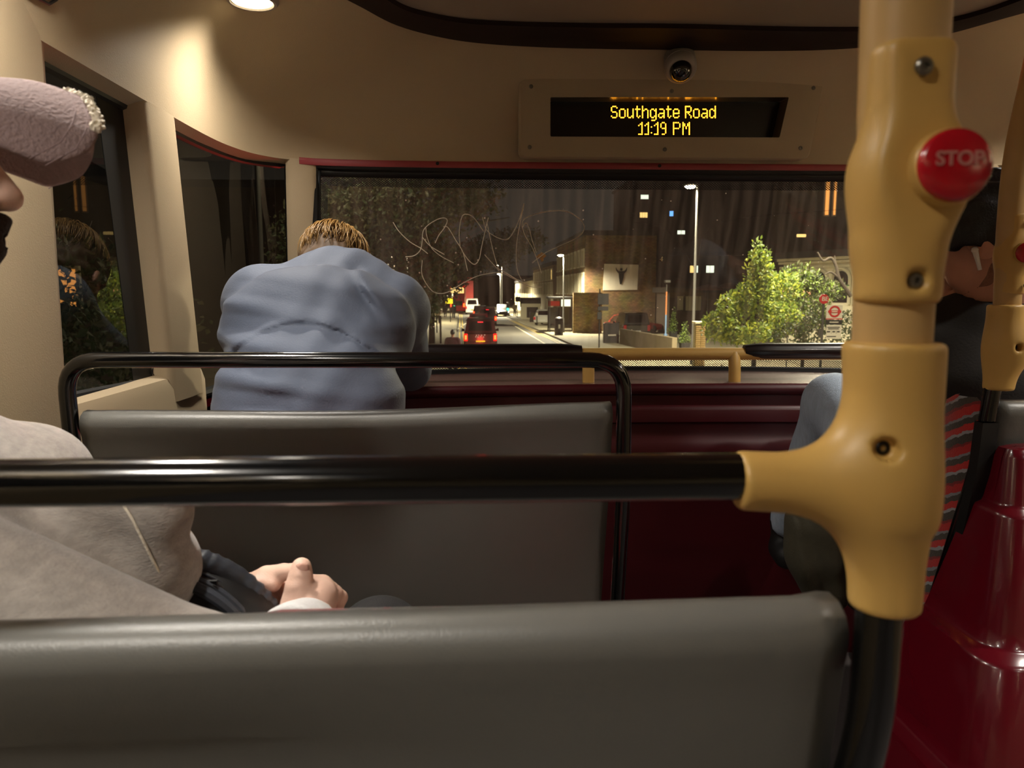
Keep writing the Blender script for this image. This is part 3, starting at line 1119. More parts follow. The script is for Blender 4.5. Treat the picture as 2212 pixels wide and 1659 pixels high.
# its upholstered flank as seen from the aisle
rr = []
for (yb, yf, z) in ((.03, .075, .968), (.006, .10, .955), (.004, .112, .92), (.012, .128, .84), (.036, .15, .72), (.070, .18, .58), (.10, .20, .46), (.112, .21, .42)):
    rr.append([V(.868, y2 + yb, z), V(.856, y2 + yb + .006, z), V(.852, y2 + (yb + yf) / 2, z), V(.856, y2 + yf - .006, z), V(.868, y2 + yf, z)])
MB().grid(rr).build('side_bolster', 'moquette', s3, angle=180)
m = MB()
m.grid([[V(.852, y2 + yb - .018, z), V(.852, y2 + yb + .004, z), V(.880, y2 + yb + .004, z), V(.880, y2 + yb - .018, z)] for (yb, z) in ((.005, .93), (.012, .84), (.036, .72), (.070, .58), (.10, .46), (.112, .40))], closed=True)
m.build('side_frame', 'rubber', s3)

# ---------------------------------------------------------------- grab pole in front
YP = y0 - .010
def Q(u, v):
    return P(u, v, YP)
pole = thing('grab_pole', 'thick yellow grab pole rising from the nearest seat, with a large red stop button', 'grab pole', (.23, YP, .96))
pb_, pt_ = Q(1927, 720), Q(1957, 5)
dirp = (pt_ - pb_).normalized()
top = pt_ + dirp * ((1.86 - pt_.z) / dirp.z)
MB().tube([pb_ - dirp * .03, pb_, pt_, top], [.0203, .0204, .0220, .0220], 28).build('tube', 'pole_paint', pole)
# lower T joint
A1, A2 = Q(1926, 738), Q(1912, 1312)
B1, B2 = Q(1592, 1033), Q(1850, 1050)
hole_c = Q(1868, 953)
def joint1(Pn):
    a = cap_sdf(Pn, A1 + V(0, 0, .02), A2 - V(0, 0, .02), .0268, .0186)
    mid = Q(1925, 1100)
    a2 = cap_sdf(Pn, A1 + V(0, 0, .02), mid, .0272, .0235)
    b = cap_sdf(Pn, B1 - V(.02, 0, 0), B2, .0164, .0175)
    d = smin(np.minimum(a, a2), b, .045)
    d = smax(d, Pn[:, 2] - A1.z, .004)
    d = smax(d, A2.z - Pn[:, 2], .003)
    d = smax(d, B1.x - Pn[:, 0], .003)
    hc = hole_c
    h = np.sqrt((Pn[:, 0] - hc.x) ** 2 + (Pn[:, 2] - hc.z) ** 2) - .0062
    h = np.maximum(h, Pn[:, 1] - (YP - .0185))
    return smax(d, -h, .002)
sdf_obj('lower_joint', [(joint1, (B1.x - .01, YP - .045, A2.z - .01), (A1.x + .05, YP + .045, A1.z + .01), .0017)], 'pole_yellow', pole, it=2)
m = MB()
screw(m, V(hole_c.x, YP - .0165, hole_c.z), .0048, (0, -1, 0))
m.build('bolt', 'dark_steel', pole)
# upper joint with the button
C1, C2 = P(1969, 96, YP - .008), P(1935, 656, YP - .003)
bc = P(2053, 360, YP - .030)
axis_b = V(-.10, -1, .03).normalized()
def joint2(Pn):
    a = cap_sdf(Pn, C1 + V(0, 0, .02), C2 - V(0, 0, .02), .0208, .0222)
    bz = Q(1960, 385)
    b = cap_sdf(Pn, bz, bc + V(-.006, .016, -.002), .0235, .0205)
    c = cap_sdf(Pn, Q(1935, 520), bz, .022, .026)
    d = smin(smin(a, c, .01), b, .022)
    d = smax(d, Pn[:, 2] - (C1.z), .006)
    d = smax(d, C2.z - Pn[:, 2], .005)
    cut = (Pn - np.array(bc - axis_b * .004)) @ np.array(axis_b)
    d = smax(d, cut, .003)
    for hc, yy in ((P(1998, 142, YP - .026), YP - .0255), (P(1978, 606, YP - .022), YP - .0210)):
        h = np.sqrt((Pn[:, 0] - hc.x) ** 2 + (Pn[:, 2] - hc.z) ** 2) - .0056
        d = smax(d, -np.maximum(h, Pn[:, 1] - yy), .0015)
    return d
sdf_obj('upper_joint', [(joint2, (C2.x - .045, YP - .06, C2.z - .01), (bc.x + .04, YP + .045, C1.z + .01), .0018)], 'pole_yellow', pole, it=2)
for hc, yy in ((P(1998, 142, YP - .026), .0245), (P(1978, 606, YP - .022), .0200)):
    m = MB()
    screw(m, V(hc.x, YP - yy, hc.z), .0046, (0, -1, 0))
    m.build('bolt', 'steel', pole)
def stop_button(parent, c, ax, R, word=True):
    MB().lathe([(R * 1.08, -.006), (R * 1.08, 0), (R * 1.02, .003), (R * .98, .003)], c, ax, 32).build('button_collar', 'pole_yellow', parent)
    prof = [(R, -.002), (R, .0045), (R * .97, .0062), (R * .90, .0072), (R * .6, .0082), (.0003, .0086)]
    b = MB().lathe(prof, c, ax, 40).build('stop_button', 'stop_red', parent)
    tag(b, 'round red stop button')
    if word:
        cu = bpy.data.curves.new('stop_text', 'FONT')
        cu.body = 'STOP'
        cu.align_x = 'CENTER'
        cu.align_y = 'CENTER'
        cu.size = R * .54
        cu.extrude = .00035
        cu.offset = R * .012
        to = bpy.data.objects.new('stop_text', cu)
        COL.objects.link(to)
        dg = bpy.context.evaluated_depsgraph_get()
        me = bpy.data.meshes.new_from_object(to.evaluated_get(dg))
        bpy.data.objects.remove(to)
        ax = Vector(ax).normalized()
        xx = V(1, 0, 0)
        xx = (xx - ax * xx.dot(ax)).normalized()
        zz = xx.cross(-ax).normalized()
        if zz.z < 0:
            zz = -zz
        mb = MB()
        org = c + ax * .0086 + zz * R * .12
        mb.add([org + xx * v.co.x + zz * v.co.y + ax * v.co.z for v in me.vertices], [tuple(p.vertices) for p in me.polygons])
        o = mb.build('lettering', 'stop_letter', b, smooth=False)
        tag(o, 'pale raised word STOP')
    return b
stop_button(pole, bc, axis_b, .0178)

# ---------------------------------------------------------------- curved pole at the front right seat
YQ = y2
def Q2(u, v):
    return P(u, v, YQ)
pole2 = thing('grab_pole', 'slimmer-looking yellow grab pole curving up at the right edge of the photo', 'grab pole', (.875, YQ, .98))
pth = smooth_path([Q2(2168, 800), Q2(2176, 650), Q2(2184, 480), Q2(2200, 330), Q2(2232, 180), Q2(2262, 40)], 6)
last = pth[-1]
pth.append(V(last.x + .04, last.y, 1.855))
MB().tube(pth, .0205, 24).build('tube', 'pole_paint', pole2)
E1, E2 = Q2(2173, 658), Q2(2156, 842)
def joint3(Pn):
    a = cap_sdf(Pn, E1 + V(0, 0, .03), E2 - V(0, 0, .03), .0285, .0225)
    b = cap_sdf(Pn, Q2(2185, 752), Q2(2290, 752), .0215, .018)
    d = smin(a, b, .05)
    d = smax(d, Pn[:, 2] - E1.z, .004)
    d = smax(d, E2.z - Pn[:, 2], .003)
    hc = Q2(2171, 748)
    h = np.sqrt((Pn[:, 0] - hc.x) ** 2 + (Pn[:, 2] - hc.z) ** 2) - .0062
    return smax(d, -np.maximum(h, Pn[:, 1] - (YQ - .0195)), .002)
sdf_obj('lower_joint', [(joint3, (E2.x - .05, YQ - .04, E2.z - .01), (E2.x + .10, YQ + .04, E1.z + .01), .0026)], 'pole_yellow', pole2, it=2)
m = MB()
screw(m, V(Q2(2171, 748).x, YQ - .0205, Q2(2171, 748).z), .0048, (0, -1, 0))
m.build('bolt', 'dark_steel', pole2)
F1, F2 = Q2(2190, 462), Q2(2180, 636)
b2 = P(2216, 546, YQ - .03)
def joint4(Pn):
    a = cap_sdf(Pn, F1 + V(0, 0, .03), F2 - V(0, 0, .03), .0225, .0225)
    b = cap_sdf(Pn, Q2(2190, 552), b2 + V(-.002, .014, 0), .024, .020)
    d = smin(a, b, .02)
    d = smax(d, Pn[:, 2] - F1.z, .004)
    d = smax(d, F2.z - Pn[:, 2], .004)
    return smax(d, (Pn - np.array(b2 - axis_b * .004)) @ np.array(axis_b), .003)
sdf_obj('upper_joint', [(joint4, (F2.x - .05, YQ - .06, F2.z - .01), (F2.x + .08, YQ + .04, F1.z + .01), .0026)], 'pole_yellow', pole2, it=2)
for (u, v) in ((2203, 481), (2194, 617)):
    m = MB()
    screw(m, V(Q2(u, v).x, YQ - .0235, Q2(u, v).z), .0046, (0, -1, 0))
    m.build('bolt', 'dark_steel', pole2)
stop_button(pole2, b2, V(-.25, -1, 0).normalized(), .0165, word=False)

# ---------------------------------------------------------------- front hand rail
rail = thing('front_rail', 'yellow hand rail with dark padded sleeves along the windscreen ledge', 'hand rail', (XB, 2.28, .872))
def rail_pt(x, dz=0):
    return V(x, 2.29 - .05 * ((x - XB) / 1.0) ** 2, .956 + dz)
RX = [-.50 + (2 * XB + 1.0) * i / 40 for i in range(41)]
MB().tube([rail_pt(x) for x in RX], .0195, 18).build('tube', 'pole_yellow', rail)
for x in (.345, .805, -.40, 2 * XB + .40):
    p = rail_pt(x)
    MB().tube([p + V(0, -.002, 0), p + V(0, -.012, -.02), p + V(0, -.018, -.05), V(p.x, p.y - .02, .868)], .0185, 18).build('post', 'pole_yellow', rail)
for (xa, xb_, w) in ((-.47, .325, 'left'), (.838, 1.60, 'right')):
    n = 24
    pts = [rail_pt(xa + (xb_ - xa) * i / n, .008) for i in range(n + 1)]
    o = MB().tube(pts, [.020, .024] + [.0262] * (n - 3) + [.024, .020], 20).build('padded_sleeve', 'pad_black', rail)
    tag(o, 'dark brown padded sleeve')

# ---------------------------------------------------------------- maroon stair housing behind the front right seat
house = thing('stair_housing', 'glossy maroon moulded stair housing with stepped ledges at the bottom right', 'stair housing', (1.2, .9, 0))
tiers = [(.910, .0), (.918, .012), (.922, .03)]
def plan(xl_, yn, yf, rad, z, slope=0.0):
    # outline: far left -> near left corner -> near right
    pts = [V(xl_, yf, z), V(xl_, (yf + yn) / 2, z)]
    for k in range(9):
        a = PI + (PI / 2) * k / 8
        pts.append(V(xl_ + rad + rad * math.cos(a), yn + rad + rad * math.sin(a), z))
    pts.append(V(1.3, yn, z))
    pts.append(V(1.72, yn, z))
    return pts
rows = []
spec = [(.893, .905, 1.168, .012), (.889, .885, 1.160, .02), (.875, .879, 1.153, .025), (.80, .873, 1.145, .03), (.793, .871, 1.142, .03), (.788, .861, 1.130, .035), (.78, .859, 1.126, .035),
        (.60, .836, 1.098, .045), (.575, .831, 1.094, .045), (.570, .827, 1.088, .05), (.563, .806, 1.066, .055), (.555, .803, 1.060, .055),
        (.40, .776, 1.030, .06), (.375, .771, 1.025, .06), (.370, .766, 1.018, .06), (.362, .746, .995, .065), (.35, .743, .99, .065), (.0, .70, .93, .07)]
for (z, xl_, yn, rad) in spec:
    yf = interp([.4, .6, .7, .84, .93], [1.320, 1.275, 1.250, 1.206, 1.188], z)
    rows.append(plan(xl_, yn, yf, rad, z))
m = MB()
m.grid(rows)
m.grid([[p + V(0, 0, .0003) for p in rows[0]], [V(max(p.x, .93), 1.194, .8945) for p in rows[0]]])
m.build('body', 'maroon', house, angle=50)
# =================================================================== people
mat('skin', (196, 142, 118), 0.5, bump=0.15, bs=500, var=0.10, vs=30)
mat('skin_pale', (236, 196, 176), 0.5, bump=0.2, bs=600, var=0.12, vs=40)
mat('nail', (226, 178, 160), 0.25)
mat('jacket_blue', (96, 106, 126), 0.72, bump=0.35, bs=260, var=0.06, vs=40, sheen=.1)
mat('jacket_dark', (22, 19, 16), 0.75, bump=0.3, bs=200, var=0.2, vs=30)
mat('hoodie_grey', (158, 150, 142), 0.95, bump=0.6, bs=300, var=0.42, vs=70, sheen=.3, stretch=(1, 1, 2.2))
mat('cuff_lit', (214, 214, 214), 0.95, bump=0.6, bs=420, var=0.12, vs=120)
mat('trouser_black', (30, 29, 30), 0.85, bump=0.4, bs=500, var=0.2, vs=60)
mat('denim', (176, 192, 210), 0.85, bump=0.6, bs=500, var=0.22, vs=160, stretch=(1, 1, .15))
mat('olive', (58, 54, 38), 0.8, bump=0.3, bs=300, var=0.2, vs=30)
mat('hair_blond', (152, 116, 64), 0.38, var=0.35, vs=70)
mat('hair_root', (74, 52, 26), 0.7, var=0.3, vs=80)
mat('hair_dark', (12, 10, 9), 0.5, bump=0.6, bs=300, var=0.3, vs=100)
mat('beard', (44, 28, 18), 0.85, bump=0.9, bs=420, var=0.4, vs=160)
mat('cap_cloth', (142, 120, 118), 0.9, bump=0.9, bs=330, var=0.12, vs=60)
mat('fray_white', (236, 226, 206), 0.9, bump=0.8, bs=300)
mat('stitch', (140, 118, 118), 0.9)
mat('eye_white', (220, 214, 206), 0.2)
mat('nylon', (50, 54, 62), 0.45, bump=0.5, bs=90, var=0.15, vs=40)
mat('nylon_black', (12, 12, 13), 0.5)
mat('zip_metal', (96, 94, 90), 0.3, metal=0.9)
mat('earbud_white', (238, 236, 232), 0.3)
mat('shoe_dark', (26, 24, 24), 0.6)
_wr = np.random.default_rng(11)
_wd = _wr.normal(size=(14, 3))
_wp = _wr.uniform(0, 6.28, size=14)
def wob(Pn, sc):                                   # cheap smooth noise, about -1..1
    d = _wd / np.linalg.norm(_wd, axis=1)[:, None]
    return sum(np.sin(Pn @ (d[i] * sc * (.6 + .1 * i)) + _wp[i]) for i in range(8)) / 3.2
class Frame:
    def __init__(s, org, fwd, up=(0, 0, 1), sc=1.0):
        s.o = np.array(org, float)
        s.R = rot_to(fwd, up)
        s.k = sc
    def w(s, x, y, z):
        return s.o + s.R @ (np.array([x, y, z], float) * s.k)
    def l(s, Pn):
        return ((Pn - s.o) @ s.R) / s.k
    def vec(s, x, y, z):
        return Vector(s.w(x, y, z))
def head_sdf(F, neck_to=None):
    def fn(Pn):
        q = F.l(Pn)
        d = ell_sdf(q, (0, -.015, .030), (.076, .098, .088))
        d = smin(d, ell_sdf(q, (0, .028, -.040), (.060, .066, .078)), .03)
        for s in (-1, 1):
            d = smin(d, cap_sdf(q, (s * .050, -.005, -.050), (s * .018, .066, -.096), .020, .016), .025)
            d = smin(d, ell_sdf(q, (s * .042, .060, -.018), (.022, .022, .020)), .02)
        d = smin(d, ell_sdf(q, (0, .076, -.098), (.020, .018, .017)), .02)
        d = smin(d, ell_sdf(q, (0, .078, .030), (.048, .020, .012)), .015)
        for s in (-1, 1):
            d = smax(d, -(np.linalg.norm(q - np.array([s * .031, .102, .010]), axis=1) - .017), .012)
            d = smin(d, ell_sdf(q, (s * .031, .077, .010), (.0145, .013, .011)), .004)
        d = smin(d, cap_sdf(q, (0, .090, .014), (0, .116, -.026), .0085, .0125), .012)
        for s in (-1, 1):
            d = smin(d, ell_sdf(q, (s * .011, .103, -.032), (.0085, .011, .008)), .006)
        d = smin(d, ell_sdf(q, (0, .093, -.058), (.023, .012, .0065)), .006)
        d = smin(d, ell_sdf(q, (0, .091, -.069), (.020, .012, .0075)), .006)
        for s in (-1, 1):
            e = ell_sdf(q, (s * .079, -.012, -.004), (.010, .020, .032))
            e = smax(e, -ell_sdf(q, (s * .089, -.007, .0), (.008, .011, .020)), .004)
            d = smin(d, e, .006)
        if neck_to is not None:
            d = smin(d * F.k, cap_sdf(Pn, F.w(0, -.025, -.06), neck_to, .054, .060), .03)
            return d
        return d * F.k
    return fn
def bbox(pts, pad):
    a = np.array(pts)
    return a.min(0) - pad, a.max(0) + pad
def chain(Pn, pts, rs, k=.02):
    d = None
    for i in range(len(pts) - 1):
        e = cap_sdf(Pn, pts[i], pts[i + 1], rs[i], rs[i + 1])
        d = e if d is None else smin(d, e, k)
    return d
def simple_hand(Pn, F, s=1):                       # relaxed curled hand, fingers along +y, s = side of the thumb
    q = F.l(Pn)
    d = box_sdf(q, (0, .045, 0), (.040, .048, .013), rd=.012)
    for i, (x, ln) in enumerate(((-.030, .066), (-.010, .076), (.010, .072), (.029, .056))):
        x *= -s
        c = chain(q, [(x, .088, .0), (x * 1.03, .088 + ln * .45, -.010), (x * 1.0, .088 + ln * .72, -.030), (x * .95, .088 + ln * .80, -.048)], [.0095, .0088, .0080, .0070], .003)
        d = smin(d, c, .006)
    t = chain(q, [(s * .030, .012, -.004), (s * .054, .042, -.014), (s * .050, .074, -.026)], [.014, .011, .0085], .004)
    return smin(d, t, .010) * F.k
def shoe(F):
    def fn(Pn):
        q = F.l(Pn)
        d = smin(ell_sdf(q, (0, .09, .04), (.045, .10, .04)), cap_sdf(q, (0, -.03, .05), (0, -.03, .10), .042, .045), .04)
        return smax(d, .002 - q[:, 2], .006)
    return fn

# ------------------------------------------------------------------ hunched passenger at the windscreen
X1 = -.340
man1 = thing('person', 'passenger in a blue-grey jacket slumped forward over the front rail, back to us', 'person', (X1, 1.55, 0))
H1 = Frame(P(719, 606, 2.02), (0.05, .50, -.86), sc=1.0)
spine = [((X1, 1.50, .56), (.185, .16, .14)), ((X1 + .005, 1.475, .74), (.185, .145, .18)), ((X1, 1.51, .92), (.192, .14, .17)), ((X1, 1.62, 1.065), (.202, .135, .135))]
SHL, SHR = (-.490, 1.745, 1.122), (-.198, 1.765, 1.105)
EL, ER = (-.535, 1.99, .935), (-.182, 1.985, .945)
WL, WR = (-.40, 2.185, .995), (-.27, 2.20, .995)
def man1_torso(Pn, g=0.0):
    d = None
    for c, r in spine:
        e = ell_sdf(Pn, c, tuple(x + g for x in r))
        d = e if d is None else smin(d, e, .05)
    d = smin(d, cap_sdf(Pn, SHL, SHR, .082 + g, .080 + g), .06)
    d = smin(d, ell_sdf(Pn, (X1 + .012, 1.80, 1.178), (.125 + g, .10 + g, .078 + g)), .05)
    return d
def man1_arms(Pn, g=0.0):
    a = chain(Pn, [SHL, EL, WL], [.074 + g, .054 + g, .040 + g], .02)
    b = chain(Pn, [SHR, ER, WR], [.078 + g, .056 + g, .040 + g], .02)
    return np.minimum(a, b)
def man1_body(Pn):
    d = smin(man1_torso(Pn, -.02), man1_arms(Pn, -.018), .03)
    for (h, k, f) in (((X1 - .09, 1.52, .54), (X1 - .12, 1.98, .56), (X1 - .11, 2.04, .09)), ((X1 + .09, 1.52, .54), (X1 + .12, 1.98, .56), (X1 + .12, 2.04, .09))):
        d = smin(d, chain(Pn, [h, k, f], [.085, .056, .036], .02), .03)
    for w, e, s in ((WL, EL, -1), (WR, ER, 1)):
        f = Vector(w) - Vector(e)
        d = smin(d, simple_hand(Pn, Frame(Vector(w) + f.normalized() * .01, f, sc=.95), s), .015)
    return d
body1 = sdf_obj('body', [(man1_body, (X1 - .32, 1.30, .02), (X1 + .32, 2.36, 1.24), .0085), (head_sdf(H1, (X1, 1.80, 1.12)), H1.o - .16, H1.o + .16, .0045)], 'skin', man1)
def man1_jacket(Pn):
    d = smin(man1_torso(Pn), man1_arms(Pn), .035)
    x, y, z = Pn[:, 0], Pn[:, 1], Pn[:, 2]
    back = np.clip((1.72 - y) / .2, 0, 1)
    # yoke flap: upper layer stands proud of the lower back
    zl = 1.08 - .10 * ((x - X1) / .2) ** 2 + .008 * np.sin(x * 14)
    step = np.clip((z - zl) / .006, 0, 1)
    d = d - (.007 * step) * np.clip((1.80 - y) / .1, 0, 1)
    # drag folds across the back
    w = wob(Pn, 9)
    f = np.sin(z * 95 + 14 * x * w + 5 * w + 9 * x)
    d = d - .0062 * back * (np.maximum(f, -.2)) * (.6 + .4 * np.sin(3.1 * w + 9 * x + 5 * z)) * 1.5
    g = np.sin((x * .8 - z) * 60 + 4 * wob(Pn, 14))
    d = d - .0034 * g * wob(Pn, 7)
    d = d - .0016 * np.sin(z * 210 + 40 * x + 7 * wob(Pn, 20)) * np.clip(wob(Pn, 12), 0, 1)
    # shoulder gather on the right
    px, pz = x - (-.215), z - 1.15
    d = d - .012 * np.exp(-((px * .9 + pz * .7) / .012) ** 2) * np.exp(-((px - pz) / .07) ** 2) * np.clip((1.85 - y) / .1, 0, 1)
    d = d + .010 * np.exp(-((px * .9 + pz * .7 + .022) / .012) ** 2) * np.exp(-((px - pz) / .07) ** 2)
    # small pleat near the hem
    d = d + .008 * np.exp(-((x - (X1 - .01)) / .006) ** 2) * np.exp(-((z - .90) / .035) ** 2) * back
    # open cuffs, neck and hem
    for w_, e_ in ((WL, EL), (WR, ER)):
        n_ = np.array(w_) - np.array(e_)
        n_ /= np.linalg.norm(n_)
        cutd = (Pn - (np.array(w_) - n_ * .01)) @ n_
        near = np.linalg.norm(Pn - np.array(w_), axis=1) < .12
        d = np.where(near, np.maximum(d, cutd), d)
    d = smax(d, .60 - z, .01)
    return d
sdf_obj('jacket', [(man1_jacket, (X1 - .33, 1.28, .57), (X1 + .33, 2.30, 1.27), .0052)], 'jacket_blue', man1, it=2)
def man1_legs(Pn):
    d = ell_sdf(Pn, (X1, 1.52, .56), (.175, .155, .10))
    for (h, k, f) in (((X1 - .09, 1.52, .54), (X1 - .12, 1.98, .56), (X1 - .11, 2.04, .09)), ((X1 + .09, 1.52, .54), (X1 + .12, 1.98, .56), (X1 + .12, 2.04, .09))):
        d = smin(d, chain(Pn, [h, k, f], [.10, .068, .052], .02), .03)
    return smax(d, .09 - Pn[:, 2], .005)
sdf_obj('trousers', [(man1_legs, (X1 - .24, 1.34, .06), (X1 + .24, 2.14, .70), .010)], 'trouser_black', man1)
for s in (-1, 1):
    F = Frame((X1 + s * .115, 2.03, .0), (0, 1, 0), sc=.95)
    sdf_obj('shoe', [(shoe(F), F.o + np.array([-.07, -.09, -.01]), F.o + np.array([.07, .21, .17]), .007)], 'shoe_dark', man1)
def scalp(F, grow, front=.035, side=-.005, nape=-.075):
    def fn(Pn):
        q = F.l(Pn)
        d = ell_sdf(q, (0, -.018, .030), (.079 + grow, .100 + grow, .090 + grow))
        d = smin(d, ell_sdf(q, (0, -.060, -.030), (.066 + grow, .046 + grow, .070 + grow)), .02)
        line = np.interp(q[:, 1], [-.10, -.05, -.005, .02, .06, .1], [nape, nape + .01, side + .02, side + .035, front + .025, front + .04])
        line = line + .004 * np.sin(q[:, 0] * 210) + .004 * np.sin(q[:, 1] * 170)
        d = d - .0032 * wob(q, 150) - .0018 * np.sin(q[:, 0] * 260 + 3 * wob(q, 60))
        return smax(d, line - q[:, 2], .006) * F.k
    return fn
hair1 = sdf_obj('hair', [(scalp(H1, .010), H1.o - .15, H1.o + .15, .004)], 'hair_root', man1)
m = MB()
hr = random.Random(5)
for i in range(900):
    ph = hr.uniform(0, 2 * PI)
    st = hr.uniform(.02, .55)
    ln = hr.uniform(.7, 1.15)
    off = hr.uniform(.006, .022)
    sw = hr.uniform(-.35, .35)
    pts = []
    for k in range(8):
        t = k / 7
        th = st + ln * t
        a = ph + sw * t * t
        r = 1.0 + (off + .012 * math.sin(t * PI) - .004 * t) / .09
        x, y, z = math.sin(th) * math.cos(a), math.sin(th) * math.sin(a), math.cos(th)
        # crown tilted to the back of the head
        y, z = y * .85 - z * .53, y * .53 + z * .85
        if z < -.62 or (y > .55 and z < .2):
            break
        pts.append(H1.vec(x * .079 * r, -.018 + y * .100 * r, .030 + z * .090 * r))
    if len(pts) > 3:
        n = len(pts)
        m.tube(pts, [.0019 * (1 - .75 * k / (n - 1)) for k in range(n)], 4)
m.build('hair_strands', 'hair_blond', man1, angle=180)

# ------------------------------------------------------------------ passenger in cap and grey sweatshirt
man2 = thing('person', 'passenger in a mauve cap and grey sweatshirt at the left edge, hands in lap', 'person', (-.36, .68, 0))
F2 = rot_to((.965, .10, -.20), (0.08, 0, 1))
nose = np.array(P(51, 436, .68))
H2 = Frame((0, 0, 0), (.87, .47, -.06), (0.05, 0.02, 1), sc=1.0)
H2.o = nose - H2.R @ np.array([0, .1275, -.028])
NB = (-.55, .67, 1.02)
HIP = (-.37, .70, .60)
SR, ELR, WRR = (-.490, .545, .965), (-.205, .530, .846), (-.166, .730, .795)
SLF, ELL, WLL = (-.49, .81, .94), (-.39, .90, .74), (-.27, .845, .765)
def man2_torso(Pn, g=0.0):
    d = np.minimum(cap_sdf(Pn, (-.565, .62, .925), (-.410, .645, .835), .104 + g, .100 + g), cap_sdf(Pn, (-.565, .74, .925), (-.440, .75, .835), .104 + g, .095 + g))
    d = smin(d, ell_sdf(Pn, (-.41, .70, .74), (.112 + g, .14 + g, .13 + g)), .04)
    d = smin(d, cap_sdf(Pn, SR, SLF, .070 + g, .070 + g), .06)
    return d
def man2_arms(Pn, g=0.0):
    a = chain(Pn, [SR, ELR, WRR], [.066 + g, .056 + g, .030 + g], .02)
    b = chain(Pn, [SLF, ELL, WLL], [.062 + g, .050 + g, .034 + g], .02)
    return np.minimum(a, b)
# hands: right thumb up, left fingers reaching over to it
def Q3(u, v, y):
    return tuple(P(u, v, y))
R_wrist = Q3(664, 1366, .735)
def man2_hands(Pn):
    # right hand: seen from the thumb side
    d = chain(Pn, [R_wrist, Q3(668, 1305, .755)], [.0260, .0250], .01)
    d = smin(d, ell_sdf(Pn, Q3(676, 1292, .772), (.026, .030, .020)), .012)
    th = chain(Pn, [Q3(642, 1304, .750), Q3(645, 1266, .749), Q3(650, 1242, .752), Q3(651, 1226, .7545)], [.0175, .0134, .0116, .0106], .003)
    th = smin(th, ell_sdf(Pn, Q3(649, 1245, .752), (.0126, .0112, .0085)), .003)
    crease = np.abs(Pn[:, 2] - P(650, 1252, .74).z - .0012 * np.sin(Pn[:, 0] * 400))
    th = th + .0007 * np.exp(-(crease / .0011) ** 2)
    d = smin(d, th, .005)
    kn = [((664, 1262, .775), (697, 1261, .792), (724, 1281, .800), (722, 1300, .790)), ((682, 1276, .786), (712, 1274, .806), (735, 1291, .813), (730, 1308, .802)),
          ((690, 1290, .794), (716, 1292, .814), (728, 1306, .814), (720, 1318, .803)), ((688, 1304, .792), (710, 1308, .808), (716, 1318, .806), (706, 1328, .796))]
    for i, f in enumerate(kn):
        c = chain(Pn, [Q3(*p) for p in f], [.0108, .0098, .0086, .0074], .002)
        d = smin(d, c, .0018 if i else .005)
    # left hand: comes in from behind the bag
    L = ell_sdf(Pn, Q3(545, 1292, .828), (.034, .026, .028))
    fin = [((540, 1262, .815), (575, 1243, .806), (612, 1236, .796), (640, 1232, .786)), ((556, 1282, .822), (588, 1268, .826), (618, 1268, .815), (640, 1272, .802)),
           ((562, 1300, .826), (592, 1290, .832), (618, 1292, .820), (634, 1298, .808)), ((562, 1318, .826), (588, 1312, .830), (610, 1314, .820), (624, 1320, .810))]
    for f in fin:
        c = chain(Pn, [Q3(*p) for p in f], [.0118, .0106, .0094, .0080], .002)
        L = smin(L, c, .0025)
    t2 = chain(Pn, [Q3(530, 1280, .805), Q3(560, 1264, .795), Q3(590, 1262, .792)], [.013, .011, .009], .003)
    L = smin(L, t2, .006)
    L = smin(L, chain(Pn, [WLL, Q3(545, 1292, .828)], [.024, .024], .01), .012)
    return np.minimum(d, L)
def man2_body(Pn):
    d = smin(man2_torso(Pn, -.015), man2_arms(Pn, -.012), .03)
    for (h, k, f) in (((-.30, .70, .60), tuple(P(822, 1392, .955)), (-.10, 1.03, .09)), ((-.43, .72, .60), (-.42, 1.06, .64), (-.42, 1.08, .09))):
        d = smin(d, chain(Pn, [h, k, f], [.085, .050, .036], .02), .03)
    return d
hb = bbox([Q3(520, 1200, .74), Q3(740, 1335, .84), Q3(652, 1190, .757), R_wrist, WLL], .045)
body2 = sdf_obj('body', [(man2_body, (-.665, .40, .03), (.02, 1.16, 1.10), .010), (head_sdf(H2, NB), H2.o - .165, H2.o + .165, .0036), (man2_hands, hb[0], hb[1], .0021)], 'skin_pale', man2, it=2)
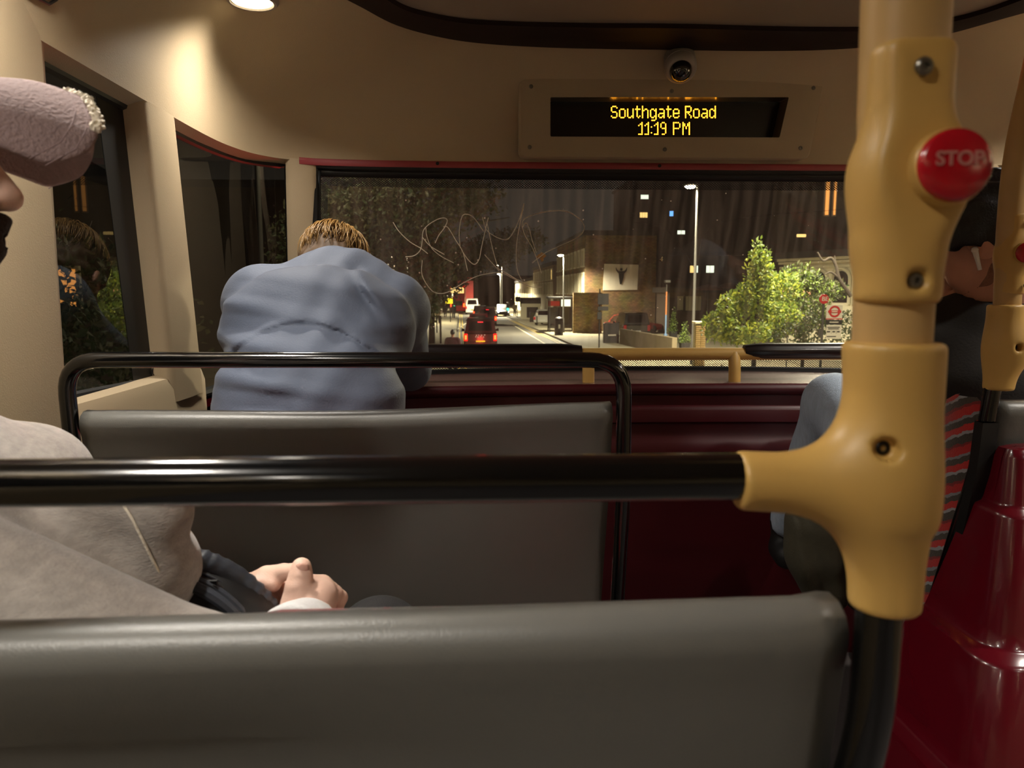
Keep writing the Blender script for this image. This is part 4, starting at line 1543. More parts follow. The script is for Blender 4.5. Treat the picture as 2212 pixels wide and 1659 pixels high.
# thumb nail
c = P(652, 1225, .7436)
m = MB()
rows = []
for i in range(7):
    a = (i / 6 - .5) * 2
    rows.append([V(c.x + .0066 * b * math.sqrt(max(0, 1 - .8 * max(0, a) ** 2)), c.y + .0035 * b * b - .0008 + .0010 * a * a, c.z + .0042 * a - .0012 * max(0, a) * b * b) for b in [j / 4 - 1 for j in range(9)]])
m.grid(rows)
m.build('thumb_nail', 'nail', body2, angle=180, solid=.0006)
def man2_hoodie(Pn):
    d = smin(man2_torso(Pn), man2_arms(Pn), .035)
    w = wob(Pn, 8)
    x, y, z = Pn[:, 0], Pn[:, 1], Pn[:, 2]
    d = d - .006 * wob(Pn, 16) - .003 * np.sin(55 * (z + .5 * x) + 5 * w) * (w > -.3)
    # collar opening and neck ring
    nb = np.array(NB) + np.array([.02, .0, -.02])
    d = smin(d, ell_sdf(Pn, nb, (.082, .090, .055)), .04)
    q = H2.w(0, -.03, -.11)
    d = smax(d, -(cap_sdf(Pn, nb + np.array([0, 0, .05]), np.array(H2.w(0, -.02, -.02)), .058, .062)), .01)
    d = smin(d, cap_sdf(Pn, P(200, 1140, .70), P(300, 1230, .715), .045, .058), .03)
    d = smin(d, cap_sdf(Pn, P(235, 1078, .685), P(338, 1098, .685), .030, .030), .02)
    # loose fold of the open front bulging at the belly
    fold = cap_sdf(Pn, P(352, 1105, .675), P(338, 1215, .69), .020, .024)
    fold2 = cap_sdf(Pn, P(338, 1215, .69), P(300, 1270, .70), .024, .030)
    d = smin(d, smin(fold, fold2, .02), .022)
    for w_, e_ in ((np.array(R_wrist), np.array(ELR)), (np.array(WLL), np.array(ELL))):
        n_ = w_ - e_
        n_ /= np.linalg.norm(n_)
        cutd = (Pn - (w_ - n_ * .022)) @ n_
        near = np.linalg.norm(Pn - w_, axis=1) < .09
        d = np.where(near, np.maximum(d, cutd), d)
    return smax(d, .62 - z, .01)
sdf_obj('sweatshirt', [(man2_hoodie, (-.672, .42, .60), (-.10, .98, 1.13), .0046)], 'hoodie_grey', man2, it=2)
# ribbed cuff of the right sleeve, bright lamp light put into its pale colour
def cuff(Pn):
    a = np.array(ELR)
    b = np.array(R_wrist)
    n_ = (b - a) / np.linalg.norm(b - a)
    t = (Pn - b) @ n_
    rad = np.linalg.norm((Pn - b) - t[:, None] * n_, axis=1)
    d = rad - (.0365 - .10 * np.clip(t + .02, -.03, .04) + .0012 * wob(Pn, 140))
    d = smax(d, t - .010, .005)
    d = smax(d, -t - .055, .005)
    return smax(d, -(rad - .0285), .003)
cb = np.array(R_wrist)
sdf_obj('cuff', [(cuff, cb - .075, cb + .06, .0026)], 'cuff_lit', man2)
m = MB()
m.tube(smooth_path([P(262, 1085, .653), P(285, 1120, .650), P(310, 1170, .653), P(332, 1215, .658), P(346, 1240, .664)], 5), .0013, 6)
m.build('drawstring', 'fray_white', man2)
def man2_legs(Pn):
    d = ell_sdf(Pn, (-.37, .70, .60), (.13, .16, .10))
    for (h, k, f) in (((-.30, .70, .60), tuple(P(822, 1392, .955)), (-.10, 1.03, .09)), ((-.43, .72, .60), (-.42, 1.06, .64), (-.42, 1.08, .09))):
        d = smin(d, chain(Pn, [h, k, f], [.10, .060, .050], .02), .03)
    d = d - .002 * wob(Pn, 30)
    return smax(d, .09 - Pn[:, 2], .005)
sdf_obj('trousers', [(man2_legs, (-.60, .50, .06), (.02, 1.18, .80), .0085)], 'trouser_black', man2)
for fx, fy in ((-.10, 1.02), (-.42, 1.07)):
    F = Frame((fx, fy, .0), (0.1, 1, 0), sc=.9)
    sdf_obj('shoe', [(shoe(F), F.o + np.array([-.07, -.09, -.01]), F.o + np.array([.08, .2, .16]), .007)], 'shoe_dark', man2)
# beard and moustache
def beard(Pn):
    q = H2.l(Pn)
    d = head_sdf(Frame((0, 0, 0), (0, 1, 0)))(q) - .012 - .0016 * wob(q, 170)
    band = np.interp(q[:, 1], [-.02, .02, .05, .08, .12], [.0, -.035, -.046, -.040, -.041])
    d = smax(d, q[:, 2] - band, .004)
    d = smax(d, -.122 - q[:, 2], .006)
    d = smax(d, -.015 - q[:, 1], .006)
    d = smax(d, q[:, 1] - .120, .006)
    lips = ell_sdf(q, (0, .108, -.063), (.021, .016, .0065))
    return smax(d, -lips, .003)
sdf_obj('beard', [(beard, H2.o - .16, H2.o + .16, .0034)], 'beard', man2, it=1)
for s in (-1, 1):
    m = MB()
    e = H2.vec(s * .031, .0795, .010)
    m.lathe([(.0002, -.0118), (.006, -.010), (.0105, -.005), (.0118, 0), (.0105, .005), (.006, .010), (.0002, .0118)], e, (0, 0, 1), 14)
    m.build('eye', 'eye_white', man2)
# cap
def cap_crown(Pn):
    q = H2.l(Pn)
    d = ell_sdf(q, (0, -.012, .045), (.092, .113, .090))
    d = np.maximum(d, .040 - q[:, 2] - .10 * np.clip(-q[:, 1] - .02, -.03, .1) * 0)
    d = d - .0008 * wob(q, 150)
    inner = ell_sdf(q, (0, -.012, .040), (.086, .107, .084))
    return np.maximum(d, -inner)
crown = sdf_obj('cap', [(cap_crown, H2.o - .17, H2.o + .17, .0036)], 'cap_cloth', man2, it=1)
tag(crown, 'faded mauve cloth baseball cap')
def brim_rim(s):
    a = abs(s)
    u = float(np.interp(a, [0, .2, .45, .62, .8, 1.0], [148, 192, 216, 214, 196, 132]))
    v = float(np.interp(a, [0, .2, .45, .62, .8, 1.0], [204, 222, 268, 300, 340, 374]))
    d = np.array(ray(u, v))
    n = H2.R[:, 0]                                   # the head's right-hand axis
    x = .080 * math.sin(a * 1.42)
    k = (x - (np.array(CAM) - H2.o) @ n) / (d @ n)
    q = H2.l((np.array(CAM) + d * k)[None])[0]
    return np.array([x * (1 if s >= 0 else -1), q[1], q[2]])
_RIM = {}
def brim_pt(s, t, off=0.0):
    key = round(s, 4)
    if key not in _RIM:
        _RIM[key] = brim_rim(s)
    r = _RIM[key]
    ph = s * 1.42
    root = np.array([.082 * math.sin(ph), .098 - .060 * s * s, .066 - .062 * (1 - math.cos(ph))])
    p = root * (1 - t) + r * t
    p[2] += .006 * math.sin(PI * t)
    p += np.array([math.sin(ph), 0, math.cos(ph)]) * off
    return H2.vec(*p)
NS, NT = 33, 13
m = MB()
m.grid([[brim_pt(-1 + 2 * i / (NS - 1), (j / (NT - 1)) * (1 - .10 * abs(-1 + 2 * i / (NS - 1)) ** 6)) for i in range(NS)] for j in range(NT)])
brim = m.build('brim', 'cap_cloth', crown, angle=180, solid=.0045, subd=1)
for k in (.82, .91):
    m = MB()
    m.tube([brim_pt(-1 + 2 * i / 40, k, .0020) for i in range(41)], .0005, 5)
    m.build('stitch_row', 'stitch', brim)
m = MB()
fr = random.Random(3)
for i in range(150):
    s = -.15 + .72 * i / 149
    p = brim_pt(s, .985 + fr.uniform(-.04, .02), .002)
    d = V(fr.uniform(-1, 1), fr.uniform(-1, 1), fr.uniform(-.3, 1)).normalized()
    m.tube([p - d * .002, p + d * .003 + V(.0015, 0, .001)], [.0026, .0016], 5)
m.build('frayed_edge', 'fray_white', brim)

# black padded bag in his lap
bag = thing('waist_bag', 'black nylon waist bag with zips lying in the lap of the passenger in the cap', 'bag', tuple(P(480, 1330, .77)))
oc = [P(u, v, y) for (u, v, y) in ((352, 1196, .745), (400, 1206, .745), (450, 1222, .748), (505, 1250, .752), (552, 1290, .756), (582, 1330, .760), (596, 1375, .765))]
ic = [P(u, v, y) for (u, v, y) in ((352, 1255, .722), (395, 1262, .720), (440, 1280, .718), (480, 1305, .718), (512, 1335, .720), (530, 1370, .724), (540, 1400, .730))]
oc, ic = smooth_path(oc, 8), smooth_path(ic, 8)
def bagsdf(Pn):
    d = None
    for i in range(0, len(oc) - 4, 4):
        e = cap_sdf(Pn, (oc[i] * .45 + ic[i] * .55) + V(0, .012, -.026), (oc[i + 4] * .45 + ic[i + 4] * .55) + V(0, .012, -.026), .026, .026)
        d = e if d is None else smin(d, e, .015)
    return d + .0012 * wob(Pn, 90)
bb = bbox([tuple(p) for p in oc + ic], .06)
sdf_obj('pouch', [(bagsdf, bb[0], bb[1], .004)], 'nylon_black', bag)
m = MB()
nn = len(oc)
m.tube(oc, [.0138 + .0007 * math.sin(i * 1.9) + .0005 * math.sin(i * 4.1) for i in range(nn)], 14)
m.build('padded_edge', 'nylon', bag, angle=180)
for q_, r_ in ((.30, .0016), (.44, .0016), (.62, .0045), (.88, .0060)):
    m = MB()
    m.tube([oc[i] * (1 - q_) + ic[i] * q_ + V(0, -.0105, .004) for i in range(nn)], r_, 8)
    m.build('zip_track' if r_ < .003 else 'seam_roll', 'zip_metal' if q_ == .44 else 'nylon', bag)
i = 20
zp = oc[i] * .60 + ic[i] * .40 + V(0, -.016, .004)
m = MB()
m.box(zp, (.010, .004, .008))
m.tube([zp + V(math.cos(a) * .005 + .002, -.003, math.sin(a) * .008 - .008) for a in [2 * PI * k / 12 for k in range(12)]], .0012, 6, closed=True)
m.build('zip_puller', 'nylon_black', bag)

# ------------------------------------------------------------------ passenger on the right, looking down
X3 = 1.10
man3 = thing('person', 'dark-jacketed passenger with an earbud on the right, looking down', 'person', (X3, 1.55, 0))
H3 = Frame((0, 0, 0), (-.42, .60, -.68), (-.45, .45, .75), sc=1.06)
H3.o = np.array(P(2117, 530, 1.44)) - H3.R @ np.array([-.079, -.012, -.004]) * 1.06
S3L, S3R = (.955, 1.56, 1.045), (1.27, 1.45, 1.04)
E3L, E3R = (.915, 1.66, .80), (1.33, 1.66, .80)
W3L, W3R = (1.00, 1.86, .86), (1.14, 1.88, .86)
KN = tuple(P(1800, 868, 1.90))
LEGS3 = (((1.02, 1.52, .56), KN, (.93, 2.12, .47)), ((1.20, 1.52, .56), (1.22, 1.98, .60), (1.22, 2.04, .09)))
def man3_torso(Pn, g=0.0):
    d = ell_sdf(Pn, (X3, 1.46, .60), (.19 + g, .15 + g, .14 + g))
    d = smin(d, ell_sdf(Pn, (X3, 1.45, .80), (.19 + g, .135 + g, .17 + g)), .05)
    d = smin(d, ell_sdf(Pn, (X3, 1.50, .97), (.20 + g, .14 + g, .14 + g)), .05)
    d = smin(d, cap_sdf(Pn, S3L, S3R, .082 + g, .082 + g), .06)
    return smin(d, ell_sdf(Pn, (1.075, 1.50, 1.10), (.095 + g, .09 + g, .06 + g)), .04)
def man3_arms(Pn, g=0.0):
    return np.minimum(chain(Pn, [S3L, E3L, W3L], [.070 + g, .054 + g, .038 + g], .02), chain(Pn, [S3R, E3R, W3R], [.070 + g, .054 + g, .038 + g], .02))
def man3_body(Pn):
    d = smin(man3_torso(Pn, -.02), man3_arms(Pn, -.016), .03)
    for l in LEGS3:
        d = smin(d, chain(Pn, l, [.085, .050, .036], .02), .03)
    for w, e, s in ((W3L, E3L, -1), (W3R, E3R, 1)):
        f = Vector(w) - Vector(e)
        d = smin(d, simple_hand(Pn, Frame(Vector(w) + f.normalized() * .01, f, sc=.95), -s), .015)
    return d
body3 = sdf_obj('body', [(man3_body, (.80, 1.28, .03), (1.45, 2.16, 1.18), .010), (head_sdf(H3, (1.075, 1.50, 1.10)), H3.o - .175, H3.o + .175, .0042)], 'skin', man3)
sdf_obj('hair', [(scalp(H3, .016, .030, -.016, -.095), H3.o - .16, H3.o + .16, .004)], 'hair_dark', man3, it=1)
def stubble(Pn):
    q = H3.l(Pn)
    d = head_sdf(Frame((0, 0, 0), (0, 1, 0)))(q) - .0022 - .0008 * wob(q, 200)
    band = np.interp(q[:, 1], [-.02, .02, .05, .08, .12], [-.03, -.05, -.055, -.045, -.043])
    d = smax(d, q[:, 2] - band, .004)
    d = smax(d, -.118 - q[:, 2], .006)
    d = smax(d, -.005 - q[:, 1], .006)
    return smax(d, -ell_sdf(q, (0, .105, -.063), (.021, .016, .0085)), .003) * H3.k
mat('stubble', (128, 88, 70), 0.8, bump=0.6, bs=500, var=0.3, vs=200)
sdf_obj('stubble', [(stubble, H3.o - .16, H3.o + .16, .004)], 'stubble', man3, it=1)
def man3_jacket(Pn):
    d = smin(man3_torso(Pn), man3_arms(Pn), .035)
    d = d - .004 * wob(Pn, 18) - .0025 * np.sin(Pn[:, 2] * 60 + 4 * wob(Pn, 8))
    for w_, e_ in ((W3L, E3L), (W3R, E3R)):
        n_ = np.array(w_) - np.array(e_)
        n_ /= np.linalg.norm(n_)
        near = np.linalg.norm(Pn - np.array(w_), axis=1) < .12
        d = np.where(near, np.maximum(d, (Pn - (np.array(w_) - n_ * .01)) @ n_), d)
    nk = cap_sdf(Pn, (1.075, 1.50, 1.10), H3.w(0, -.02, -.03), .062, .066)
    d = smax(d, -nk, .008)
    return smax(d, .52 - Pn[:, 2], .01)
sdf_obj('jacket', [(man3_jacket, (.80, 1.27, .50), (1.45, 2.0, 1.20), .0075)], 'jacket_dark', man3)
def man3_legs(Pn):
    d = ell_sdf(Pn, (X3, 1.50, .58), (.17, .15, .10))
    for l in LEGS3:
        d = smin(d, chain(Pn, l, [.10, .070, .056], .03), .03)
    d = d - .002 * wob(Pn, 40)
    return np.where(Pn[:, 0] < 1.08, smax(d, Pn[:, 1] - 2.12, .005), smax(d, .09 - Pn[:, 2], .005))
sdf_obj('jeans', [(man3_legs, (.80, 1.34, .06), (1.40, 2.16, 1.0), .0075)], 'denim', man3)
F = Frame((1.22, 2.03, .0), (0, 1, 0), sc=.95)
sdf_obj('shoe', [(shoe(F), F.o + np.array([-.07, -.09, -.01]), F.o + np.array([.07, .21, .17]), .007)], 'shoe_dark', man3)
F = Frame((.93, 2.195, .40), (0, -.15, 1), (0, -1, 0), sc=.9)
sdf_obj('shoe', [(shoe(F), F.o + np.array([-.08, -.20, -.12]), F.o + np.array([.08, .05, .24]), .007)], 'shoe_dark', man3)
# coat tail hanging over the seat edge into the aisle
def tail(Pn):
    d = None
    pts = [(P(1800, 1085, 1.46), .045), (P(1775, 1140, 1.46), .060), (P(1768, 1200, 1.46), .062), (P(1790, 1255, 1.46), .050), (P(1850, 1275, 1.46), .03)]
    for i in range(len(pts) - 1):
        e = cap_sdf(Pn, pts[i][0], pts[i + 1][0], pts[i][1], pts[i + 1][1])
        d = e if d is None else smin(d, e, .02)
    e = cap_sdf(Pn, P(1800, 1085, 1.46), (.95, 1.45, .70), .045, .06)
    d = smin(d, e, .04)
    x, z = Pn[:, 0], Pn[:, 2]
    d = d - .007 * np.sin(x * 90 + z * 25 + 3 * wob(Pn, 14)) - .005 * wob(Pn, 26)
    return d
bt = bbox([tuple(P(1690, 1080, 1.46)), tuple(P(1860, 1300, 1.46)), (.97, 1.45, .72)], .07)
o = sdf_obj('coat_tail', [(tail, bt[0], bt[1], .005)], 'olive', man3)
tag(o, 'dark olive coat tail hanging into the aisle')
# white earbud in his left ear
ec = H3.vec(-.086, -.002, -.006)
ed = H3.vec(-.086, .016, -.040)
m = MB()
m.tube([ec + (ec - ed) * .15, ec, ec * .5 + ed * .5, ed], [.004, .0058, .0042, .0036], 12)
m.lathe([(.0004, -.007), (.005, -.005), (.007, 0), (.005, .005), (.0004, .007)], ec, (ec - ed).normalized(), 12)
tag(m.build('earbud', 'earbud_white', angle=180), 'white wireless earbud in the ear of the man looking down', 'earbud')
# =================================================================== the street outside
mat('asphalt', (104, 100, 90), 0.75, bump=0.4, bs=30, var=0.15, vs=1.5)
mat('paving', (150, 142, 116), 0.8, bump=0.3, bs=20, var=0.14, vs=2)
mat('kerb_stone', (140, 134, 112), 0.8)
mat('line_white', (214, 206, 176), 0.7)
mat('line_yellow', (206, 180, 96), 0.7)
mat('brick_brown', (112, 92, 66), 0.9, var=0.3, vs=3)
mat('brick_dark', (70, 58, 46), 0.9, var=0.3, vs=2)
mat('stucco', (206, 198, 170), 0.8, var=0.08)
mat('stone_trim', (196, 188, 160), 0.8)
mat('slate', (44, 42, 42), 0.8)
mat('concrete_dark', (58, 54, 50), 0.9, var=0.2, vs=.6)
mat('pane_dark', (20, 20, 20), 0.12, spec=.8)
mat('pane_warm', (255, 220, 150), 0.4, emit=(255, 214, 130), es=1.3)
mat('pane_cool', (230, 236, 220), 0.4, emit=(226, 236, 214), es=1.6)
mat('pane_blue', (150, 200, 255), 0.4, emit=(110, 180, 255), es=1.5)
mat('pane_amber', (255, 190, 100), 0.4, emit=(255, 170, 84), es=1.2)
mat('shop_glow', (255, 236, 190), 0.4, emit=(255, 230, 176), es=3.0)
mat('neon_red', (255, 70, 60), 0.4, emit=(255, 52, 50), es=2.6)
mat('post_black', (16, 16, 16), 0.5)
mat('post_grey', (66, 64, 58), 0.6)
mat('post_orange', (196, 120, 70), 0.6)
mat('post_blue', (110, 140, 176), 0.6)
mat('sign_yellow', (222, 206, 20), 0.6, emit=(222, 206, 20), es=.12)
mat('sign_white', (216, 208, 190), 0.6)
mat('sign_red', (190, 26, 30), 0.5)
mat('sign_dark', (20, 19, 19), 0.6)
mat('tfl_text', (60, 58, 56), 0.6)
mat('car_black', (16, 13, 13), 0.25, coat=.7)
mat('car_maroon', (58, 12, 14), 0.25, coat=.7)
mat('car_white', (196, 194, 182), 0.3, coat=.5)
mat('car_red', (150, 20, 22), 0.3, coat=.5)
mat('car_glass', (16, 10, 11), 0.1, spec=.8)
mat('tyre', (14, 14, 14), 0.85)
mat('tail_core', (255, 90, 40), 0.4, emit=(255, 62, 22), es=11.0)
mat('tail_red', (200, 10, 10), 0.3, emit=(255, 12, 8), es=2.2)
mat('brake_bar', (255, 30, 40), 0.3, emit=(255, 40, 52), es=2.5)
mat('head_white', (240, 248, 255), 0.3, emit=(214, 240, 255), es=14.0)
mat('plate_yellow', (236, 190, 40), 0.5, emit=(236, 180, 30), es=.6)
mat('plate_white', (230, 230, 226), 0.5)
mat('signal_green', (60, 255, 200), 0.4, emit=(60, 255, 190), es=6.0)
mat('lamp_glow', (255, 244, 214), 0.4, emit=(255, 240, 200), es=90.0)
mat('bark', (52, 44, 34), 0.9, bump=.5, bs=20, var=.3)
mat('coat_wine', (74, 28, 38), 0.85)
mat('coat_black', (24, 22, 22), 0.85)
mat('coat_tan', (150, 138, 116), 0.85)
mat('parasol_pink', (196, 140, 110), 0.8)
mat('parasol_rust', (92, 52, 44), 0.85)
mat('dried_leaf', (196, 150, 78), 0.85, bump=.6, bs=80, var=.4, vs=60)
mat('petal', (226, 214, 176), 0.85, var=.2, vs=60)
def leaf_mat(name, rgb, var=.4):
    m = mat(name, rgb, .6, var=var, vs=4.0)
    nt = m.node_tree
    N, L = nt.nodes, nt.links
    b = N['Principled BSDF']
    src = b.inputs['Base Color'].links[0].from_socket
    tl = N.new('ShaderNodeBsdfTranslucent')
    L.new(src, tl.inputs[0])
    mx = N.new('ShaderNodeMixShader')
    mx.inputs[0].default_value = .35
    L.new(b.outputs[0], mx.inputs[1])
    L.new(tl.outputs[0], mx.inputs[2])
    L.new(mx.outputs[0], N['Material Output'].inputs[0])
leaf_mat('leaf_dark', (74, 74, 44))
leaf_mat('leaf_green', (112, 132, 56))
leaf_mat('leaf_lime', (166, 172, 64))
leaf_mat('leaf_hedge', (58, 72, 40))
# brick courses for the few brick faces that stand close enough to show them
def brick_mat(name, c1, c2, mortar, scale):
    m = bpy.data.materials.new(name)
    m.use_nodes = True
    N, L = m.node_tree.nodes, m.node_tree.links
    b = N['Principled BSDF']
    b.inputs['Roughness'].default_value = .9
    tc = N.new('ShaderNodeTexCoord')
    mp = N.new('ShaderNodeMapping')
    mp.inputs['Rotation'].default_value = (PI / 2, 0, 0)
    L.new(tc.outputs['Object'], mp.inputs[0])
    br = N.new('ShaderNodeTexBrick')
    br.inputs['Color1'].default_value = lin(*c1)
    br.inputs['Color2'].default_value = lin(*c2)
    br.inputs['Mortar'].default_value = lin(*mortar)
    br.inputs['Scale'].default_value = scale
    br.inputs['Mortar Size'].default_value = .015
    L.new(mp.outputs[0], br.inputs['Vector'])
    n = N.new('ShaderNodeTexNoise')
    n.inputs['Scale'].default_value = .8
    L.new(tc.outputs['Object'], n.inputs['Vector'])
    mx = N.new('ShaderNodeMix')
    mx.data_type = 'RGBA'
    mx.blend_type = 'MULTIPLY'
    mx.inputs[0].default_value = .7
    L.new(br.outputs['Color'], mx.inputs[6])
    L.new(n.outputs['Color'], mx.inputs[7])
    L.new(mx.outputs[2], b.inputs['Base Color'])
    M[name] = m
brick_mat('brick_gable', (150, 122, 80), (120, 96, 64), (96, 80, 58), 2.0)
mat('render_dull', (116, 104, 80), 0.9, var=0.25, vs=2)
mat('wire_black', (3, 3, 3), 0.95, spec=0.0)
brick_mat('brick_stock', (190, 160, 100), (150, 122, 76), (120, 104, 76), 2.2)

# ---------------------------------------------------------------- ground
kr1, kr2 = G(1108, 689), G(1252, 751)              # right kerb
kl1, kl2 = G(986, 690), G(979, 742)                # left kerb
def along(a, b, y):
    return a + (b - a) * ((y - a.y) / (b.y - a.y))
YN, YF = 2.9, 230.0
struct(MB().box((0, 120, GZ - .06), (220, 260, .10)).build('road', 'asphalt'), 'grey asphalt road ahead of the bus')
def strip(name, a, b, side, w, h, material, label, y0=YN, y1=YF):
    p, q = along(a, b, y0), along(a, b, y1)
    poly = [V(p.x, p.y, GZ), V(q.x, q.y, GZ), V(q.x + side * w, q.y, GZ), V(p.x + side * w, p.y, GZ)]
    return struct(MB().prism(poly, (0, 0, h)).build(name, material, smooth=False), label)
strip('pavement', kr1, kr2, 1, 45, .12, 'paving', 'pale paving on the right of the road')
strip('pavement', kl1, kl2, -1, 45, .12, 'paving', 'pale paving on the left of the road')
strip('kerb', kr1, kr2, -1, .16, .11, 'kerb_stone', 'stone kerb on the right of the road')
strip('kerb', kl1, kl2, 1, .16, .11, 'kerb_stone', 'stone kerb on the left of the road')
def road_line(a, b, w, material, y0, y1, off=0.0):
    p, q = along(a, b, y0), along(a, b, y1)
    d = (q - p).normalized()
    sx = V(d.y, -d.x, 0) * (w / 2)
    p, q = p + V(off, 0, 0), q + V(off, 0, 0)
    m = MB().prism([p - sx + V(0, 0, -.008), p + sx + V(0, 0, -.008), q + sx + V(0, 0, -.008), q - sx + V(0, 0, -.008)], (0, 0, .012))
    return m.build('road_marking', material, bpy.data.objects['road'], smooth=False)
ca, cb_ = G(1112, 704), G(1186, 748)
road_line(ca, cb_, .14, 'line_white', 8, 74)
for o_ in (-.42, -.68):
    road_line(kr1, kr2, .10, 'line_yellow', 8, 110, o_)
for o_ in (.40, .68):
    road_line(kl1, kl2, .10, 'line_yellow', 8, 110, o_)
road_line(G(996, 706), G(1010, 696), .12, 'line_white', 62, 80)
m = MB()
p, q = G(990, 677), G(1120, 677)
m.prism([p, q, q + V(0, .5, 0), p + V(0, .5, 0)], (0, 0, .01))
m.build('road_marking', 'line_white', bpy.data.objects['road'], smooth=False)

# ---------------------------------------------------------------- street lamps
def street_lamp(head, base, label, side=-1, watts=STREET_W, r=.07, light=True):
    t = thing('street_lamp', label, 'street lamp', (base.x, base.y, GZ + .1), 'street lamps')
    top = V(base.x, base.y, head.z + .12)
    MB().tube([V(base.x, base.y, GZ + .1), V(base.x, base.y, GZ + 1.2), V(base.x, base.y, GZ + 1.25), top], [r * 1.6, r * 1.5, r, r * .7], 10).build('post', 'post_grey', t)
    MB().tube([top, top + (head - top) * .5 + V(0, 0, .05), head + V(0, 0, .1)], r * .55, 8).build('arm', 'post_grey', t)
    hd = MB().box(head + V(0, 0, .08), (.62, .28, .10)).build('head', 'post_grey', t, bevel=.03)
    MB().lathe([(.22, .03), (.22, 0), (.14, -.06), (.002, -.085)], head + V(0, 0, .01), n=14).build('lens', 'lamp_glow', hd)
    if light:
        ld = bpy.data.lights.new('street_light', 'SPOT')
        ld.energy = watts
        ld.color = (1.0, .90, .66)
        ld.shadow_soft_size = .15
        ld.spot_size = math.radians(160)
        ld.spot_blend = .5
        lo = bpy.data.objects.new('street_light', ld)
        COL.objects.link(lo)
        lo.parent = t
        lo.location = Vector((head.x, head.y, head.z - .11)) - ORG[t.name]
    return t
street_lamp(P(1491, 404, 32), P(1507, 404, 32), 'tall bright street lamp in the middle of the windscreen, right of the billboard')
street_lamp(P(1211, 552, 58), P(1218, 552, 58), 'smaller bright street lamp in front of the terrace', watts=STREET_W * .9)
street_lamp(P(1078, 592, 104), P(1081, 592, 104), 'far small street lamp over the junction', watts=STREET_W * 1.3)
street_lamp(V(-4.2, 17, GZ + 8.0), V(-4.8, 17, GZ + 8.0), 'street lamp on the left pavement hidden behind the tree', watts=STREET_W * .06)
street_lamp(V(6.2, 11, GZ + 8.0), V(7.4, 11, GZ + 8.0), 'street lamp on the right pavement nearest the bus', watts=STREET_W * .5)
street_lamp(V(12.6, 25, GZ + 8.0), V(14.0, 25, GZ + 8.0), 'street lamp hidden behind the thick grab pole, lighting the stucco house', watts=STREET_W * .8)
street_lamp(V(-6.2, 76, GZ + 8.0), V(-7.0, 76, GZ + 8.0), 'street lamp on the left pavement by the far junction', watts=STREET_W)
street_lamp(V(3.9, 135, GZ + 8.0), V(4.6, 135, GZ + 8.0), 'farthest street lamp, beyond the junction', watts=STREET_W * 1.5)

